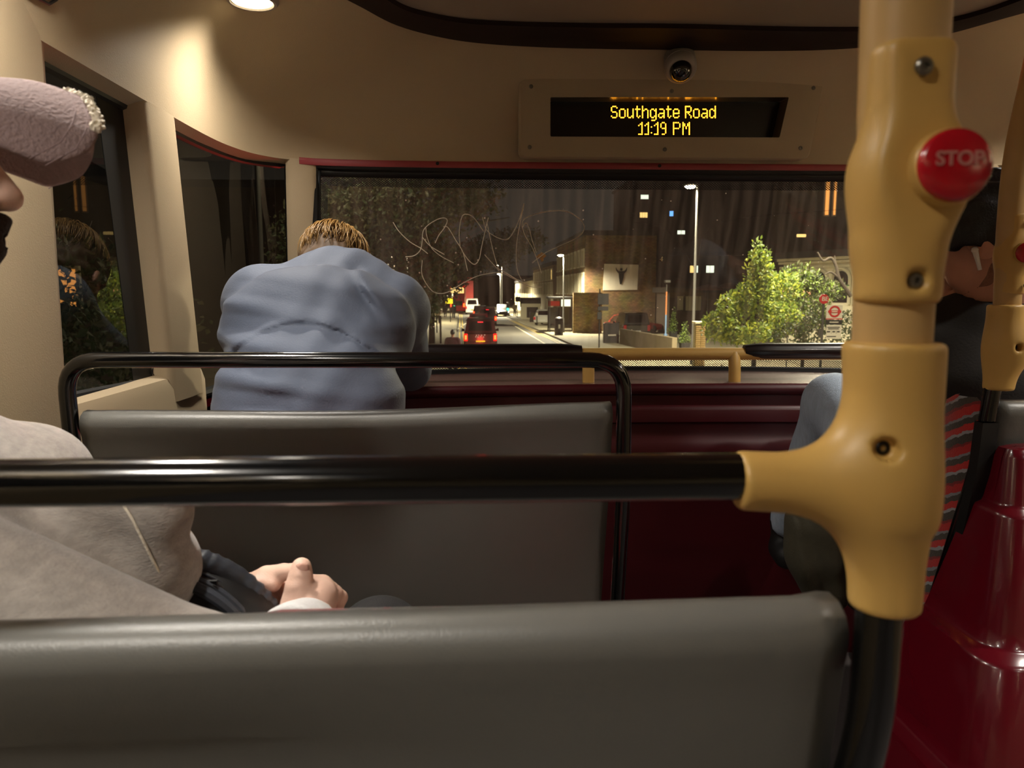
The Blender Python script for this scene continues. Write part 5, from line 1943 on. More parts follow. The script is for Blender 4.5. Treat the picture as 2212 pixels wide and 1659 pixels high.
# ---------------------------------------------------------------- vehicles
def car(label, loc, w=1.85, l=4.4, h=1.5, body='car_black', lit=True, heading=0.0, cat='car', tall=False, brake=True, name='car', plate='plate_yellow', front=False):
    t = thing(name, label, cat, loc)
    t.rotation_euler = (0, 0, heading)
    ORG[t.name] = Vector((0, 0, 0))                  # parts are modelled in local coordinates, rear at y=0
    hb = h * (.60 if not tall else .56)
    g0 = .22
    # lower body
    rows = []
    for (y, wi, zt, zb) in ((0, .90, hb * .92, g0 + .12), (.10, .98, hb * .97, g0 + .02), (.5, 1, hb, g0), (l * .55, 1, hb, g0), (l - .9, .99, hb * .92, g0), (l - .15, .94, hb * .80, g0 + .05), (l, .84, hb * .70, g0 + .14)):
        x = w / 2 * wi
        rows.append([V(-x * .94, y, zb), V(-x, y, zb + .12), V(-x, y, zt - .14), V(-x * .95, y, zt), V(x * .95, y, zt), V(x, y, zt - .14), V(x, y, zb + .12), V(x * .94, y, zb)])
    m = MB().grid(rows, closed=True)
    m.add(rows[0], [tuple(range(8))])
    m.add(rows[-1], [tuple(range(8))])
    m.build('body', body, t, angle=35, local=True)
    # cabin
    y0, y1 = (.06, l * .70) if tall else (.30, l * .66)
    rows = []
    for (y, wi, z) in ((y0, .93, hb - .02), (y0 + (.16 if tall else .45), .80, h * .95), (y0 + (.5 if tall else .8), .78, h), (y1 - 1.0, .78, h), (y1 - .75, .79, h * .96), (y1 + .1, .92, hb - .04)):
        x = w / 2 * wi
        rows.append([V(-x, y, z), V(x, y, z)])
    m = MB()
    low = [V(-w / 2 * .94, y0 - .0, hb - .05), V(-w / 2 * .94, y1 + .1, hb - .05)]
    m.grid(rows)
    for sgn in (0, 1):
        side = [r[sgn] for r in rows]
        m.add(side, [tuple(range(len(side)))])
    cab = m.build('cabin', body, t, angle=30, local=True)
    # rear screen
    a, b = rows[0], rows[1]
    n_ = V(0, -.012, .004)
    qd = [a[0] * .88 + a[1] * .12, a[1] * .88 + a[0] * .12, b[1] * .88 + b[0] * .12, b[0] * .88 + b[1] * .12]
    qd = [qd[0] * .82 + qd[3] * .18, qd[1] * .82 + qd[2] * .18, qd[2] * .9 + qd[1] * .1, qd[3] * .9 + qd[0] * .1]
    MB().prism([p + n_ for p in qd], (0, .02, 0)).build('rear_window', 'car_glass', cab, smooth=False, local=True)
    for sx in (-1, 1):
        MB().tube([V(sx * (w / 2 - .02), l * .66, hb * .98), V(sx * (w / 2 + .16), l * .66, hb * 1.02)], [.05, .10], 8).build('wing_mirror', body, t, local=True)
        xx = sx * (w / 2 * .86)
        zz = hb * .74
        hs = .16 if not tall else .24
        MB().box((xx, .02, zz), (.20, .10, hs * 1.7)).build('lamp_housing', 'tail_red' if lit else 'sign_red', t, bevel=.03, local=True)
        if lit:
            MB().box((xx, -.035, zz), (.115, .03, hs)).build('tail_lamp', 'tail_core', t, bevel=.012, local=True)
        for yy in (.85, l - .85):
            MB().lathe([(.05, -.11), (.29, -.11), (.32, -.07), (.32, .07), (.29, .11), (.05, .11)], (sx * (w / 2 - .12), yy, .32), (1, 0, 0), 18).build('wheel', 'tyre', t, local=True)
    MB().box((0, -.012, hb * .50), (.52, .02, .12)).build('number_plate', plate, t, local=True)
    MB().box((0, .03, g0 + .17), (w * .93, .12, .20)).build('bumper', body, t, bevel=.03, local=True)
    if brake and lit:
        zz = h * .88 if tall else h * .93
        MB().box((0, rows[1][0].y - .06, b[0].z - .10), (.30, .03, .035)).build('brake_lamp', 'brake_bar', t, local=True)
    if front:
        for sx in (-1, 1):
            MB().lathe([(.11, 0), (.10, .03), (.002, .05)], (sx * w * .36, l - .03, hb * .66), (0, 1, 0), 14).build('head_lamp', 'head_white', t, local=True)
    if name == 'people_carrier':                     # red light its lamps throw on the road
        ld = bpy.data.lights.new('tail_light', 'POINT')
        ld.energy = 40
        ld.color = (1.0, .06, .04)
        ld.shadow_soft_size = .2
        lo = bpy.data.objects.new('tail_light', ld)
        COL.objects.link(lo)
        lo.parent = t
        lo.location = (0, -2.2, .5)
    return t
def road_at(u, v, z=0.0):
    g = G(u, v)
    return V(g.x, g.y, GZ + z)
van = car('black people carrier directly ahead with yellow-cored red tail lamps', road_at(1038, 757), w=1.92, l=4.9, h=1.78, body='car_maroon', tall=True, name='people_carrier')
for (dx, dz) in ((-.22, .0), (-.10, .01), (.06, 0), (.24, .01), (-.26, -.09), (-.14, -.1), (.02, -.08), (.18, -.1)):    # bright letters of the badge row
    MB().box((dx, -.03, .86 + dz), (.05, .02, .05)).build('badge', 'plate_white', van, local=True)
car('dark saloon car second in the queue ahead, seen over the roof of the people carrier', road_at(1034, 717), w=1.84, l=4.5, h=1.48, body='car_maroon')
car('red-lit car third in the queue, right of the second one', road_at(1053, 704), w=1.85, l=4.4, h=1.75, body='car_maroon', tall=True)
car('fourth car of the queue with small red lamps', road_at(1037, 686), w=1.85, l=4.4, h=1.5, body='car_black')
car('white van far ahead on the left lane', road_at(1020, 679), w=2.0, l=5.0, h=2.3, body='car_white', tall=True, lit=False, name='van', cat='van')
c_ = car('oncoming car with two bluish white headlights beyond the centre line', road_at(1087, 684) + V(0, 4.4, 0), w=1.8, l=4.4, h=1.6, body='car_black', lit=False, heading=PI, front=True)
# the car right in front of the bus, hidden below the parapet; its brake lamps tint the dome
near = car('car stopped just ahead of the bus, below the ledge', V(-.15, 8.4, GZ), w=1.8, l=4.3, h=1.45, body='car_black')
for sx in (-.66, .66):
    ld = bpy.data.lights.new('brake_light', 'SPOT')
    ld.energy = 260
    ld.color = (1.0, .05, .05)
    ld.shadow_soft_size = .05
    ld.spot_size = math.radians(120)
    lo = bpy.data.objects.new('brake_light', ld)
    COL.objects.link(lo)
    lo.parent = near
    lo.location = (sx * 1.2, -.10, .70)
    lo.rotation_euler = (PI / 2 + .4, 0, PI)
# far red double-decker at the junction
def far_bus(loc):
    t = thing('double_decker_bus', 'red double-decker bus far off at the junction', 'bus', loc)
    ORG[t.name] = Vector((0, 0, 0))
    MB().box((0, 5, 2.3), (2.5, 10, 4.1)).build('body', 'car_red', t, bevel=.15, local=True)
    MB().box((0, -.02, 3.5), (2.1, .06, .9)).build('upper_window', 'pane_warm', t, local=True)
    MB().box((0, -.02, 1.5), (1.6, .06, .7)).build('lower_window', 'car_glass', t, local=True)
    for sx in (-1, 1):
        MB().box((sx * 1.05, -.05, 1.2), (.22, .06, .5)).build('tail_lamp', 'tail_core', t, local=True)
        MB().box((sx * 1.05, -.05, 4.0), (.30, .06, .2)).build('roof_lamp', 'tail_red', t, local=True)
        for yy in (2, 8):
            MB().lathe([(.05, -.15), (.45, -.15), (.48, 0), (.45, .15), (.05, .15)], (sx * 1.1, yy, .48), (1, 0, 0), 16).build('wheel', 'tyre', t, local=True)
    return t
far_bus(road_at(988, 676))
car('parked dark car behind the low wall, roof catching the light', V(*P(1376, 716, 50)[:2], GZ + .12), w=1.9, l=4.6, h=1.75, body='car_black', lit=False, tall=True, plate='plate_white')
car('parked red car half hidden by the dark sign box', V(*P(1314, 712, 56.6)[:2], GZ + .12), w=1.8, l=4.2, h=1.45, body='car_red', lit=False, heading=-1.35, plate='plate_white')
car('parked pale car beside the bus shelter', V(*P(1172, 700, 70)[:2], GZ + .12), w=1.8, l=4.2, h=1.5, body='car_white', lit=False, heading=-.3, plate='plate_white')

# ---------------------------------------------------------------- people on the pavement
def walker_sdf(Pn):
    d = ell_sdf(Pn, (0, 0, 1.22), (.20, .13, .28))
    d = smin(d, cap_sdf(Pn, (-.17, 0, 1.42), (.17, 0, 1.42), .075, .075), .05)
    d = smin(d, ell_sdf(Pn, (0, 0, .95), (.18, .13, .16)), .06)
    for s in (-1, 1):
        d = smin(d, chain(Pn, [(s * .21, 0, 1.40), (s * .27, -.02, 1.12), (s * .24, .06, .90)], [.062, .050, .038], .02), .03)
        d = smin(d, chain(Pn, [(s * .09, 0, .92), (s * .10, .05 * s, .50), (s * .10, -.06 * s, .08)], [.095, .065, .045], .02), .03)
        d = smin(d, ell_sdf(Pn, (s * .10, .04 - .06 * s, .045), (.045, .12, .045)), .02)
    d = smin(d, cap_sdf(Pn, (0, 0, 1.46), (0, .01, 1.58), .055, .05), .02)
    return smin(d, ell_sdf(Pn, (0, .01, 1.66), (.078, .098, .118)), .015)
def walker_coat(Pn):
    d = ell_sdf(Pn, (0, 0, 1.22), (.215, .15, .29))
    d = smin(d, cap_sdf(Pn, (-.18, 0, 1.42), (.18, 0, 1.42), .085, .085), .05)
    d = smin(d, ell_sdf(Pn, (0, 0, .95), (.195, .15, .18)), .06)
    for s in (-1, 1):
        d = smin(d, chain(Pn, [(s * .215, 0, 1.40), (s * .275, -.02, 1.12), (s * .245, .055, .93)], [.075, .062, .05], .02), .03)
    return smax(d, .82 - Pn[:, 2], .01)
def walker_trousers(Pn):
    d = ell_sdf(Pn, (0, 0, .92), (.185, .14, .14))
    for s in (-1, 1):
        d = smin(d, chain(Pn, [(s * .09, 0, .90), (s * .10, .05 * s, .50), (s * .10, -.06 * s, .09)], [.105, .078, .06], .02), .03)
    return smax(d, .08 - Pn[:, 2], .01)
ped = thing('person', 'pedestrian in a wine-coloured jacket walking by the left kerb, seen from behind', 'person', P(978, 757, 27.5) * 1)
ped.location.z = GZ + .12
ORG[ped.name] = Vector((0, 0, 0))
hr_ = lambda Pn: smax(ell_sdf(Pn, (0, 0, 1.685), (.085, .105, .11)), 1.62 - Pn[:, 2] - .6 * np.clip(-Pn[:, 1], -.2, .06), .01)
for nm, fn, lo_, hi_, h_, mt in (('body', walker_sdf, (-.4, -.3, -.02), (.4, .3, 1.85), .028, 'skin'), ('jacket', walker_coat, (-.42, -.3, .7), (.42, .3, 1.6), .022, 'coat_wine'),
                                 ('trousers', walker_trousers, (-.3, -.3, 0), (.3, .3, 1.1), .025, 'trouser_black'), ('hair', hr_, (-.15, -.2, 1.5), (.15, .2, 1.85), .012, 'hair_dark')):
    sdf_obj(nm, [(fn, lo_, hi_, h_)], mt, ped, org=(0, 0, 0))
for (u, v, y, label, coat) in ((962, 690, 92, 'far pedestrian in dark clothes by the yellow sign', 'coat_black'), (980, 692, 88, 'far pedestrian at the kerb right of the yellow sign post', 'coat_black'),
                               (946, 700, 74, 'pedestrian in pale clothes under the tree on the left pavement', 'coat_tan'), (1112, 690, 96, 'far pedestrian in pale clothes on the right pavement near the junction', 'coat_tan')):
    c = copy_tree(ped)
    g = P(u, v, y)
    c.location = (g.x, g.y, GZ + .12)
    c['label'] = label
    for ch in c.children:
        if ch.name.startswith('jacket'):
            ch.data = ch.data.copy()
            ch.data.materials[0] = M[coat]

# ---------------------------------------------------------------- buildings
def terrace(label, a, b, depth, ztop, rows_, nwin, wall='brick_brown', ground=None, lit={}, surround='stone_trim', roof='slate', arch=False, name='terrace_house', parapet=.4):
    """facade from a (near end) to b (far end) at ground level; rooms behind to the right"""
    a, b = Vector((a.x, a.y, GZ + .1)), Vector((b.x, b.y, GZ + .1))
    t = thing(name, label, 'building', tuple(a))
    d = (b - a)
    ln = d.length
    d.normalize()
    nrm = V(-d.y, d.x, 0)                            # towards the street (left)
    if nrm.x > 0:
        nrm = -nrm
    up = V(0, 0, 1)
    hgt = ztop - GZ - .1
    back = -nrm * depth
    MB().hexa([a, b, b + back, a + back, a + up * hgt, b + up * hgt, b + back + up * hgt, a + back + up * hgt]).build('wall', wall, t, smooth=False)
    MB().hexa([p + up * hgt for p in (a + nrm * .15, b + nrm * .15, b + back * .96, a + back * .96)] + [p + up * (hgt + parapet) for p in (a + nrm * .15, b + nrm * .15, b + back * .96, a + back * .96)]).build('cornice', roof, t, smooth=False)
    if ground:
        p, q = a + nrm * .05, b + nrm * .05
        MB().hexa([p, q, q + back * .02, p + back * .02, p + up * 2.9, q + up * 2.9, q + back * .02 + up * 2.9, p + back * .02 + up * 2.9]).build('shop_front', ground, t, smooth=False)
    for ri, (z0, z1) in enumerate(rows_):
        for k in range(nwin):
            s0 = ln * (k + .18) / nwin
            s1 = ln * (k + .82) / nwin
            p, q = a + d * s0, a + d * s1
            p.z = q.z = 0
            def box_on(sa, sb, za, zb, o0, o1):
                pa_, pb_ = a + d * sa, a + d * sb
                pa_.z = pb_.z = 0
                base = [pa_ + nrm * o0, pb_ + nrm * o0, pb_ + nrm * o1, pa_ + nrm * o1]
                return [x + up * za for x in base] + [x + up * zb for x in base]
            w_ = s1 - s0
            f = MB()
            e = w_ * .30
            f.hexa(box_on(s0, s0 + e, z0, z1, -.02, .07))
            f.hexa(box_on(s1 - e, s1, z0, z1, -.02, .07))
            f.hexa(box_on(s0, s1, z1, z1 + .16, -.02, .09))
            f.hexa(box_on(s0 - e * .3, s1 + e * .3, z0 - .12, z0, -.02, .12))
            fo = f.build('window', surround, t, smooth=False)
            MB().hexa(box_on(s0 + e, s1 - e, z0, z1, -.02, .012)).build('pane', lit.get((ri, k), 'pane_dark'), fo, smooth=False)
    return t
def bl(y):                                          # building line on the right
    return V(8.75 - (y - 60) * .0188, y, GZ)
def zat(v, y):
    return P(1200, v, y).z
# nearest terrace with the billboard gable
t1 = terrace('brown brick terrace with the billboard on its end wall', bl(60), bl(78), 5.8, zat(508, 60), [(zat(634, 60), zat(592, 60)), (zat(573, 60), zat(540, 60))], 9, wall='brick_gable')
terrace('terrace of brick houses further along, left of the second street lamp', bl(81), bl(104), 6.0, zat(572, 81), [(zat(636, 81), zat(611, 81)), (zat(603, 81), zat(582, 81))], 8, ground='stucco', lit={(1, 0): 'pane_warm'})
terrace('pale lit shop row at the far end of the right side', bl(106), bl(140), 6.0, zat(606, 106), [(zat(650, 106), zat(625, 106))], 7, wall='stucco', ground='shop_glow')
terrace('farthest dark house block closing the street', V(-13, 175, GZ), V(12, 178, GZ), 8, zat(600, 175), [(zat(642, 175), zat(628, 175)), (zat(622, 175), zat(610, 175))], 9, wall='brick_dark', ground='shop_glow', lit={(0, 2): 'pane_warm', (0, 5): 'pane_cool', (1, 3): 'pane_warm', (0, 7): 'pane_warm'})
# red-lit corner building left of the junction
t = terrace('red-lit corner building left of the far junction', V(-4.6, 150, GZ), V(-1.6, 150.5, GZ), 6, zat(600, 150), [(zat(640, 150), zat(622, 150))], 2, wall='car_red', ground='shop_glow')
MB().box((-3.1, 149.7, zat(640, 150)), (2.8, .1, .7)).build('lit_sign', 'neon_red', t)
terrace('dark houses on the left side of the street behind the trees', V(-17, 40, GZ), V(-15.5, 120, GZ), 8, 6.5, [(1.2, 3.0), (3.9, 5.5)], 12, wall='brick_dark')
# billboard
bb_ = thing('billboard', 'pale billboard with a dark horned wedge emblem on the brick end wall', 'billboard', tuple(P(1340, 625, 60.0)))
y_ = 60.06
pl = [P(1302, 627, y_), P(1376, 626, y_), P(1379, 572, y_), P(1305, 570, y_)]
MB().prism(pl, (0, -.10, 0)).build('board', 'sign_white', bb_, smooth=False)
em = [(1337, 578), (1342, 575), (1347, 578), (1358, 583), (1363, 578), (1354, 582), (1352, 590), (1349, 590)]
def bp(u, v):
    return P(u, v, y_ - .12)
m = MB()
m.prism([bp(1336, 588), bp(1349, 588), bp(1347, 600), bp(1342, 614), bp(1339, 614), bp(1337, 600)], (0, -.03, 0))
m.build('emblem', 'sign_dark', bb_, smooth=False)
for sgn in (-1, 1):
    pts = [bp(1342.5 + sgn * du, v) for du, v in ((0, 589), (6, 588), (10, 584), (12, 578))]
    MB().tube(pts, [.10, .085, .06, .02], 8).build('emblem_horn', 'sign_dark', bb_)
MB().lathe([(.09, 0), (.11, .03), (.09, .06)], bp(1342, 582), (0, -1, 0), 12).build('emblem_head', 'sign_dark', bb_)
# lower brick yard wall in front of the terrace
def wall_box(name, label, a, b, th, z0, z1, material, cat='wall'):
    d = (b - a).normalized()
    n_ = V(-d.y, d.x, 0) * th
    m = MB().hexa([V(a.x, a.y, z0), V(b.x, b.y, z0), V(b.x + n_.x, b.y + n_.y, z0), V(a.x + n_.x, a.y + n_.y, z0), V(a.x, a.y, z1), V(b.x, b.y, z1), V(b.x + n_.x, b.y + n_.y, z1), V(a.x + n_.x, a.y + n_.y, z1)])
    return tag(m.build(name, material, smooth=False), label, cat)
wall_box('yard_wall', 'tall lit brick yard wall behind the bus shelter', V(*P(1238, 700, 57)[:2], 0), V(*P(1300, 700, 57)[:2], 0), .3, GZ, zat(632, 57), 'brick_stock')
a, b = G(1338, 752), G(1448, 752)
wall_box('front_wall', 'low rendered garden wall at the pavement edge', V(*P(1338, 740, 45)[:2], 0), V(*P(1452, 740, 36)[:2], 0), .25, GZ, GZ + 1.05, 'render_dull')
# tall dark tower and dark block with lit windows
def block(label, u0, u1, vtop, y, depth, wins, material='concrete_dark', name='apartment_block'):
    p, q = P(u0, 700, y), P(u1, 700, y)
    zt = P((u0 + u1) / 2, vtop, y).z
    t = thing(name, label, 'building', (p.x, y, GZ))
    MB().box(((p.x + q.x) / 2, y + depth / 2, (zt + GZ) / 2), (q.x - p.x, depth, zt - GZ)).build('wall', material, t, smooth=False)
    MB().box(((p.x + q.x) / 2, y + depth / 2, zt + .2), (q.x - p.x + .6, depth + .6, .4)).build('parapet', 'slate', t, smooth=False)
    for (ua, ub, va, vb, mt, nb) in wins:
        A, B = P(ua, vb, y - .05), P(ub, va, y - .05)
        f = MB()
        e = (B.x - A.x) * .06
        for (x0, x1, z0, z1) in ((A.x - e, A.x, A.z - e, B.z + e), (B.x, B.x + e, A.z - e, B.z + e), (A.x, B.x, A.z - e, A.z), (A.x, B.x, B.z, B.z + e)):
            f.box(((x0 + x1) / 2, y - .06, (z0 + z1) / 2), (x1 - x0, .12, z1 - z0))
        fo = f.build('window', 'concrete_dark', t, smooth=False)
        for k in range(nb):
            x0 = A.x + (B.x - A.x) * (k + .06) / nb
            x1 = A.x + (B.x - A.x) * (k + .94) / nb
            MB().box(((x0 + x1) / 2, y - .04, (A.z + B.z) / 2), (x1 - x0, .06, B.z - A.z)).build('pane', mt, fo, smooth=False)
    return t
block('tall dark apartment tower with small lit windows above the gable', 1355, 1790, 396, 120, 14, [(1384, 1401, 421, 430, 'pane_cool', 4), (1382, 1399, 459, 470, 'pane_warm', 3), (1362, 1372, 460, 468, 'pane_dark', 1), (1463, 1480, 498, 506, 'pane_cool', 2), (1446, 1455, 456, 467, 'pane_blue', 1)])
block('low dark block with three lit windows left of the green tree', 1425, 1700, 552, 82, 10, [(1490, 1499, 574, 589, 'pane_warm', 2), (1503, 1508, 574, 589, 'pane_cool', 1), (1525, 1543, 574, 589, 'pane_cool', 2), (1592, 1612, 574, 592, 'pane_dark', 2)], 'brick_dark')
block('dark pub front with pale framed windows behind the cone shrubs', 1445, 1640, 632, 55, 4, [(1462, 1476, 640, 670, 'stone_trim', 3), (1480, 1515, 640, 671, 'stone_trim', 5)], 'brick_dark', 'pub')
# white stucco house on the right
hs = thing('stucco_house', 'white stucco house with arched windows behind the hedge on the right', 'building', tuple(P(1780, 700, 38)))
A, B = P(1690, 640, 41), P(2210, 640, 30)
hd_ = (V(B.x, B.y, 0) - V(A.x, A.y, 0))
hl = hd_.length
hd_.normalize()
hn = V(hd_.y, -hd_.x, 0)                             # towards us
if hn.y > 0:
    hn = -hn
zc_ = P(1700, 560, 41).z
def hp(s, z, o=0.0):
    return V(A.x, A.y, 0) + hd_ * s + hn * o + V(0, 0, z)
def hbox(s0, s1, z0, z1, o0, o1):
    base = [hp(s0, 0, o0), hp(s1, 0, o0), hp(s1, 0, o1), hp(s0, 0, o1)]
    return [p + V(0, 0, z0) for p in base] + [p + V(0, 0, z1) for p in base]
MB().hexa(hbox(0, hl, GZ, zc_, -6, 0)).build('wall', 'stucco', hs, smooth=False)
for k, (o1, za, zb) in enumerate(((.10, -.55, -.42), (.22, -.30, -.18), (.34, -.14, .0))):
    MB().hexa(hbox(-.2, hl, zc_ + za, zc_ + zb, 0, o1)).build('cornice', 'stone_trim', hs, smooth=False)
MB().hexa(hbox(-.6, hl, zc_, zc_ + .35, -6, .5)).build('roof', 'slate', hs, smooth=False)
nW = 9
for k in range(nW):
    s = 1.0 + (hl - 1.6) * k / (nW - 1)
    w_ = .42
    z0, z1 = zc_ - 2.35, zc_ - 1.15
    def arc(w, n=10, o=.02):
        return [hp(s - w, z0, o)] + [hp(s - w * math.cos(PI * i / n), z1 + w * math.sin(PI * i / n), o) for i in range(n + 1)] + [hp(s + w, z0, o)]
    m = MB()
    ring = [hp(s - w_ - .14, z0 - .1, .07)] + [hp(s - (w_ + .14) * math.cos(PI * i / 12), z1 + (w_ + .14) * math.sin(PI * i / 12), .07) for i in range(13)] + [hp(s + w_ + .14, z0 - .1, .07)]
    m.tube(ring, .085, 6)
    fo = m.build('window', 'stone_trim', hs)
    MB().prism(arc(w_), hn * .02).build('pane', 'pane_dark', fo, smooth=False)
    MB().hexa(hbox(s - w_, s + w_, zc_ - 1.72, zc_ - 1.62, .03, .08)).build('glazing_bar', 'stone_trim', fo, smooth=False)
# dark upper storey with a tall lit window
up_ = thing('brick_house', 'dark brick upper house with a tall lit window at the top right of the windscreen', 'building', tuple(P(1800, 700, 48)))
p, q = P(1755, 540, 48), P(2250, 540, 44)
zt = P(1800, 360, 48).z
MB().hexa([V(p.x, p.y, GZ), V(q.x, q.y, GZ), V(q.x, q.y + 7, GZ), V(p.x, p.y + 7, GZ), V(p.x, p.y, zt), V(q.x, q.y, zt), V(q.x, q.y + 7, zt), V(p.x, p.y + 7, zt)]).build('wall', 'brick_dark', up_, smooth=False)
for (ua, ub) in ((1782, 1793), (1800, 1808)):
    a, b = P(ua, 464, 47.4), P(ub, 388, 47.4)
    fo = MB().prism([V(a.x - .08, 47.5, a.z - .1), V(b.x + .08, 47.5, a.z - .1), V(b.x + .08, 47.5, b.z + .1), V(a.x - .08, 47.5, b.z + .1)], (0, -.08, 0)).build('window', 'stone_trim', up_, smooth=False)
    MB().prism([V(a.x, 47.4, a.z), V(b.x, 47.4, a.z), V(b.x, 47.4, b.z), V(a.x, 47.4, b.z)], (0, -.02, 0)).build('pane', 'pane_amber', fo, smooth=False)
MB().tube([P(1764, 405, 47.6), P(1763, 470, 47.6), P(1761, 520, 47.6)], .09, 8).build('drainpipe', 'post_grey', up_)
MB().box(P(1764, 408, 47.6), (.45, .3, .3)).build('hopper_head', 'post_grey', up_)
tag(MB().box(P(1731, 509, 40), (.5, .12, .16)).build('wall_lamp', 'pane_warm', bevel=.03), 'small slanting lit lamp in the dark left of the drainpipe', 'lamp')
# house on the left seen through the side window
lh = thing('left_house', 'dark house with an orange lit window seen through the left side window', 'building', (-16, 24, GZ))
MB().box((-17, 26, GZ + 3.5), (8, 8, 7)).build('wall', 'brick_dark', lh, smooth=False)
MB().prism([V(-21.4, 21.6, GZ + 7), V(-12.6, 21.6, GZ + 7), V(-17, 21.6, GZ + 9.5)], (0, 8.8, 0)).build('roof', 'slate', lh, smooth=False)
c = P(140, 622, 21.95)
fo = MB().box(c + V(0, .0, 0), (.9, .12, 1.25)).build('window', 'stone_trim', lh, smooth=False)
MB().box(c + V(0, -.05, 0), (.7, .06, 1.05)).build('pane', 'pane_amber', fo, smooth=False)

# ---------------------------------------------------------------- street furniture
def sign_post(label, u, v0, v1, y, parts, material='post_black', r=.04, cat='sign post', name='sign_post'):
    a, b = P(u, v1, y), P(u, v0, y)
    t = thing(name, label, cat, (a.x, a.y, GZ + .1))
    MB().tube([V(a.x, a.y, GZ + .1), V(a.x, a.y, b.z)], r, 10).build('post', material, t)
    for (nm, ua, ub, va, vb, mt) in parts:
        p, q = P(ua, vb, y - .06), P(ub, va, y - .06)
        MB().box(((p.x + q.x) / 2, y - .06, (p.z + q.z) / 2), (q.x - p.x, .05, q.z - p.z)).build(nm, mt, t, bevel=.01)
    return t
sign_post('black sign seen from behind on a thin post left of the low wall', 1294, 624, 752, 42, [('sign_back', 1291, 1315, 634, 658, 'sign_dark'), ('lower_plate', 1291, 1314, 662, 671, 'sign_dark'), ('bin_plate', 1290, 1300, 674, 690, 'sign_dark')])
sign_post('yellow sign on a thin post on the left pavement', 973, 640, 697, 79, [('sign_panel', 963, 978, 643, 656, 'sign_yellow'), ('white_panel', 966, 979, 634, 642, 'sign_white')], r=.05)
sign_post('black bollard post on the left pavement, nearer than the yellow sign', 952, 682, 744, 46, [], r=.06, name='bollard')
sign_post('black lamp column foot on the left pavement beside the tree trunk', 944, 690, 726, 58, [], r=.05, name='bollard')
sign_post('thin dark post on the right pavement left of the bus shelter', 1160, 672, 706, 70, [('small_plate', 1158, 1162, 676, 682, 'sign_white')], r=.04)
sign_post('black post with box signs on the right pavement, near the junction', 1117, 636, 688, 92, [('box_sign', 1113, 1124, 641, 652, 'sign_dark')], r=.05)
def traffic_light(label, u, v, y, hgt=3.2):
    c = P(u, v, y)
    t = thing('traffic_light', label, 'traffic light', (c.x, c.y, GZ + .1))
    MB().tube([V(c.x, c.y + .15, GZ + .1), V(c.x, c.y + .15, c.z + .6)], .06, 8).build('post', 'post_black', t)
    MB().box((c.x, c.y + .1, c.z + .35), (.40, .22, 1.15)).build('housing', 'post_black', t, bevel=.05)
    for k, mt in enumerate(('signal_green', 'sign_dark', 'sign_dark')):
        MB().lathe([(.15, 0), (.14, .03), (.002, .06)], (c.x, c.y - .02, c.z + .34 * k), (0, -1, 0), 16).build('signal', mt, t)
    return t
traffic_light('traffic light showing green left of the queue, under the yellow sign', 981, 663, 90)
traffic_light('traffic light showing green on the right of the junction', 1097, 668, 98)
# orange and blue pole with a camera on top
c = P(1437, 742, 40)
t = thing('camera_pole', 'slim pole, orange above and blue below, with a small head, beside the low wall', 'pole', (c.x, c.y, GZ + .1))
for (va, vb, mt, r_) in ((742, 721, 'post_blue', .10), (721, 680, 'post_blue', .045), (680, 630, 'post_orange', .045), (630, 614, 'post_grey', .035)):
    a, b = P(1437 - (680 - va) * .045, va, 40), P(1437 - (680 - vb) * .045, vb, 40)
    MB().tube([V(c.x, c.y, a.z if va < 742 else GZ + .1), V(c.x, c.y, b.z)], r_, 10).build('section', mt, t)
MB().box((c.x, c.y - .1, P(1438, 608, 40).z), (.30, .35, .14)).build('camera_head', 'post_grey', t, bevel=.03)
# dark sign box and wheelie bins by the pavement
tag(MB().box((*P(1320, 720, 46)[:2], GZ + .1 + .62), (.95, .5, 1.25)).build('sign_box', 'sign_dark', bevel=.04), 'dark box with a faded pale word at the left end of the low wall', 'box')
bx = P(1320, 725, 46)
m = MB()
for k in range(6):
    m.box((bx.x - .20 + k * .085, 45.73, P(1320, 724, 45.7).z), (.055, .02, .09))
lo_ = m.build('faded_word', 'sign_white', bpy.data.objects['sign_box'])
lo_['kind'] = 'stuff'
# bus shelter
sh_ = thing('bus_shelter', 'black framed bus shelter with lit advert panel on the right pavement', 'bus shelter', tuple(V(*P(1210, 715, 60)[:2], GZ + .12)))
ys_ = 60.0
x0, x1 = P(1184, 700, ys_).x, P(1236, 700, ys_).x
zt_ = GZ + 2.75
for (x, y) in ((x0, ys_ - 1.3), (x1, ys_ - 1.3), (x0, ys_), (x1, ys_), ((x0 + x1) / 2, ys_)):
    MB().box((x, y, (GZ + .12 + zt_) / 2), (.09, .09, zt_ - GZ - .12)).build('post', 'post_black', sh_)
MB().box(((x0 + x1) / 2, ys_ - .65, zt_ + .08), (x1 - x0 + .3, 1.7, .16)).build('roof', 'post_black', sh_, bevel=.03)
MB().box(((x0 + x1) / 2 + .45, ys_ - .02, zt_ - .35), (.75, .05, .55)).build('lit_panel', 'pane_cool', sh_)
MB().box(((x0 + x1) / 2 - .5, ys_ - .02, zt_ - .40), (.9, .05, .4)).build('dim_panel', 'sign_red', sh_)
MB().box(((x0 + x1) / 2, ys_ + .01, GZ + 1.2), (x1 - x0 - .1, .02, 1.7)).build('back_glass', 'car_glass', sh_)
MB().box(((x0 + x1) / 2, ys_ - .4, GZ + .62), (x1 - x0 - .4, .3, .06)).build('bench', 'post_black', sh_)
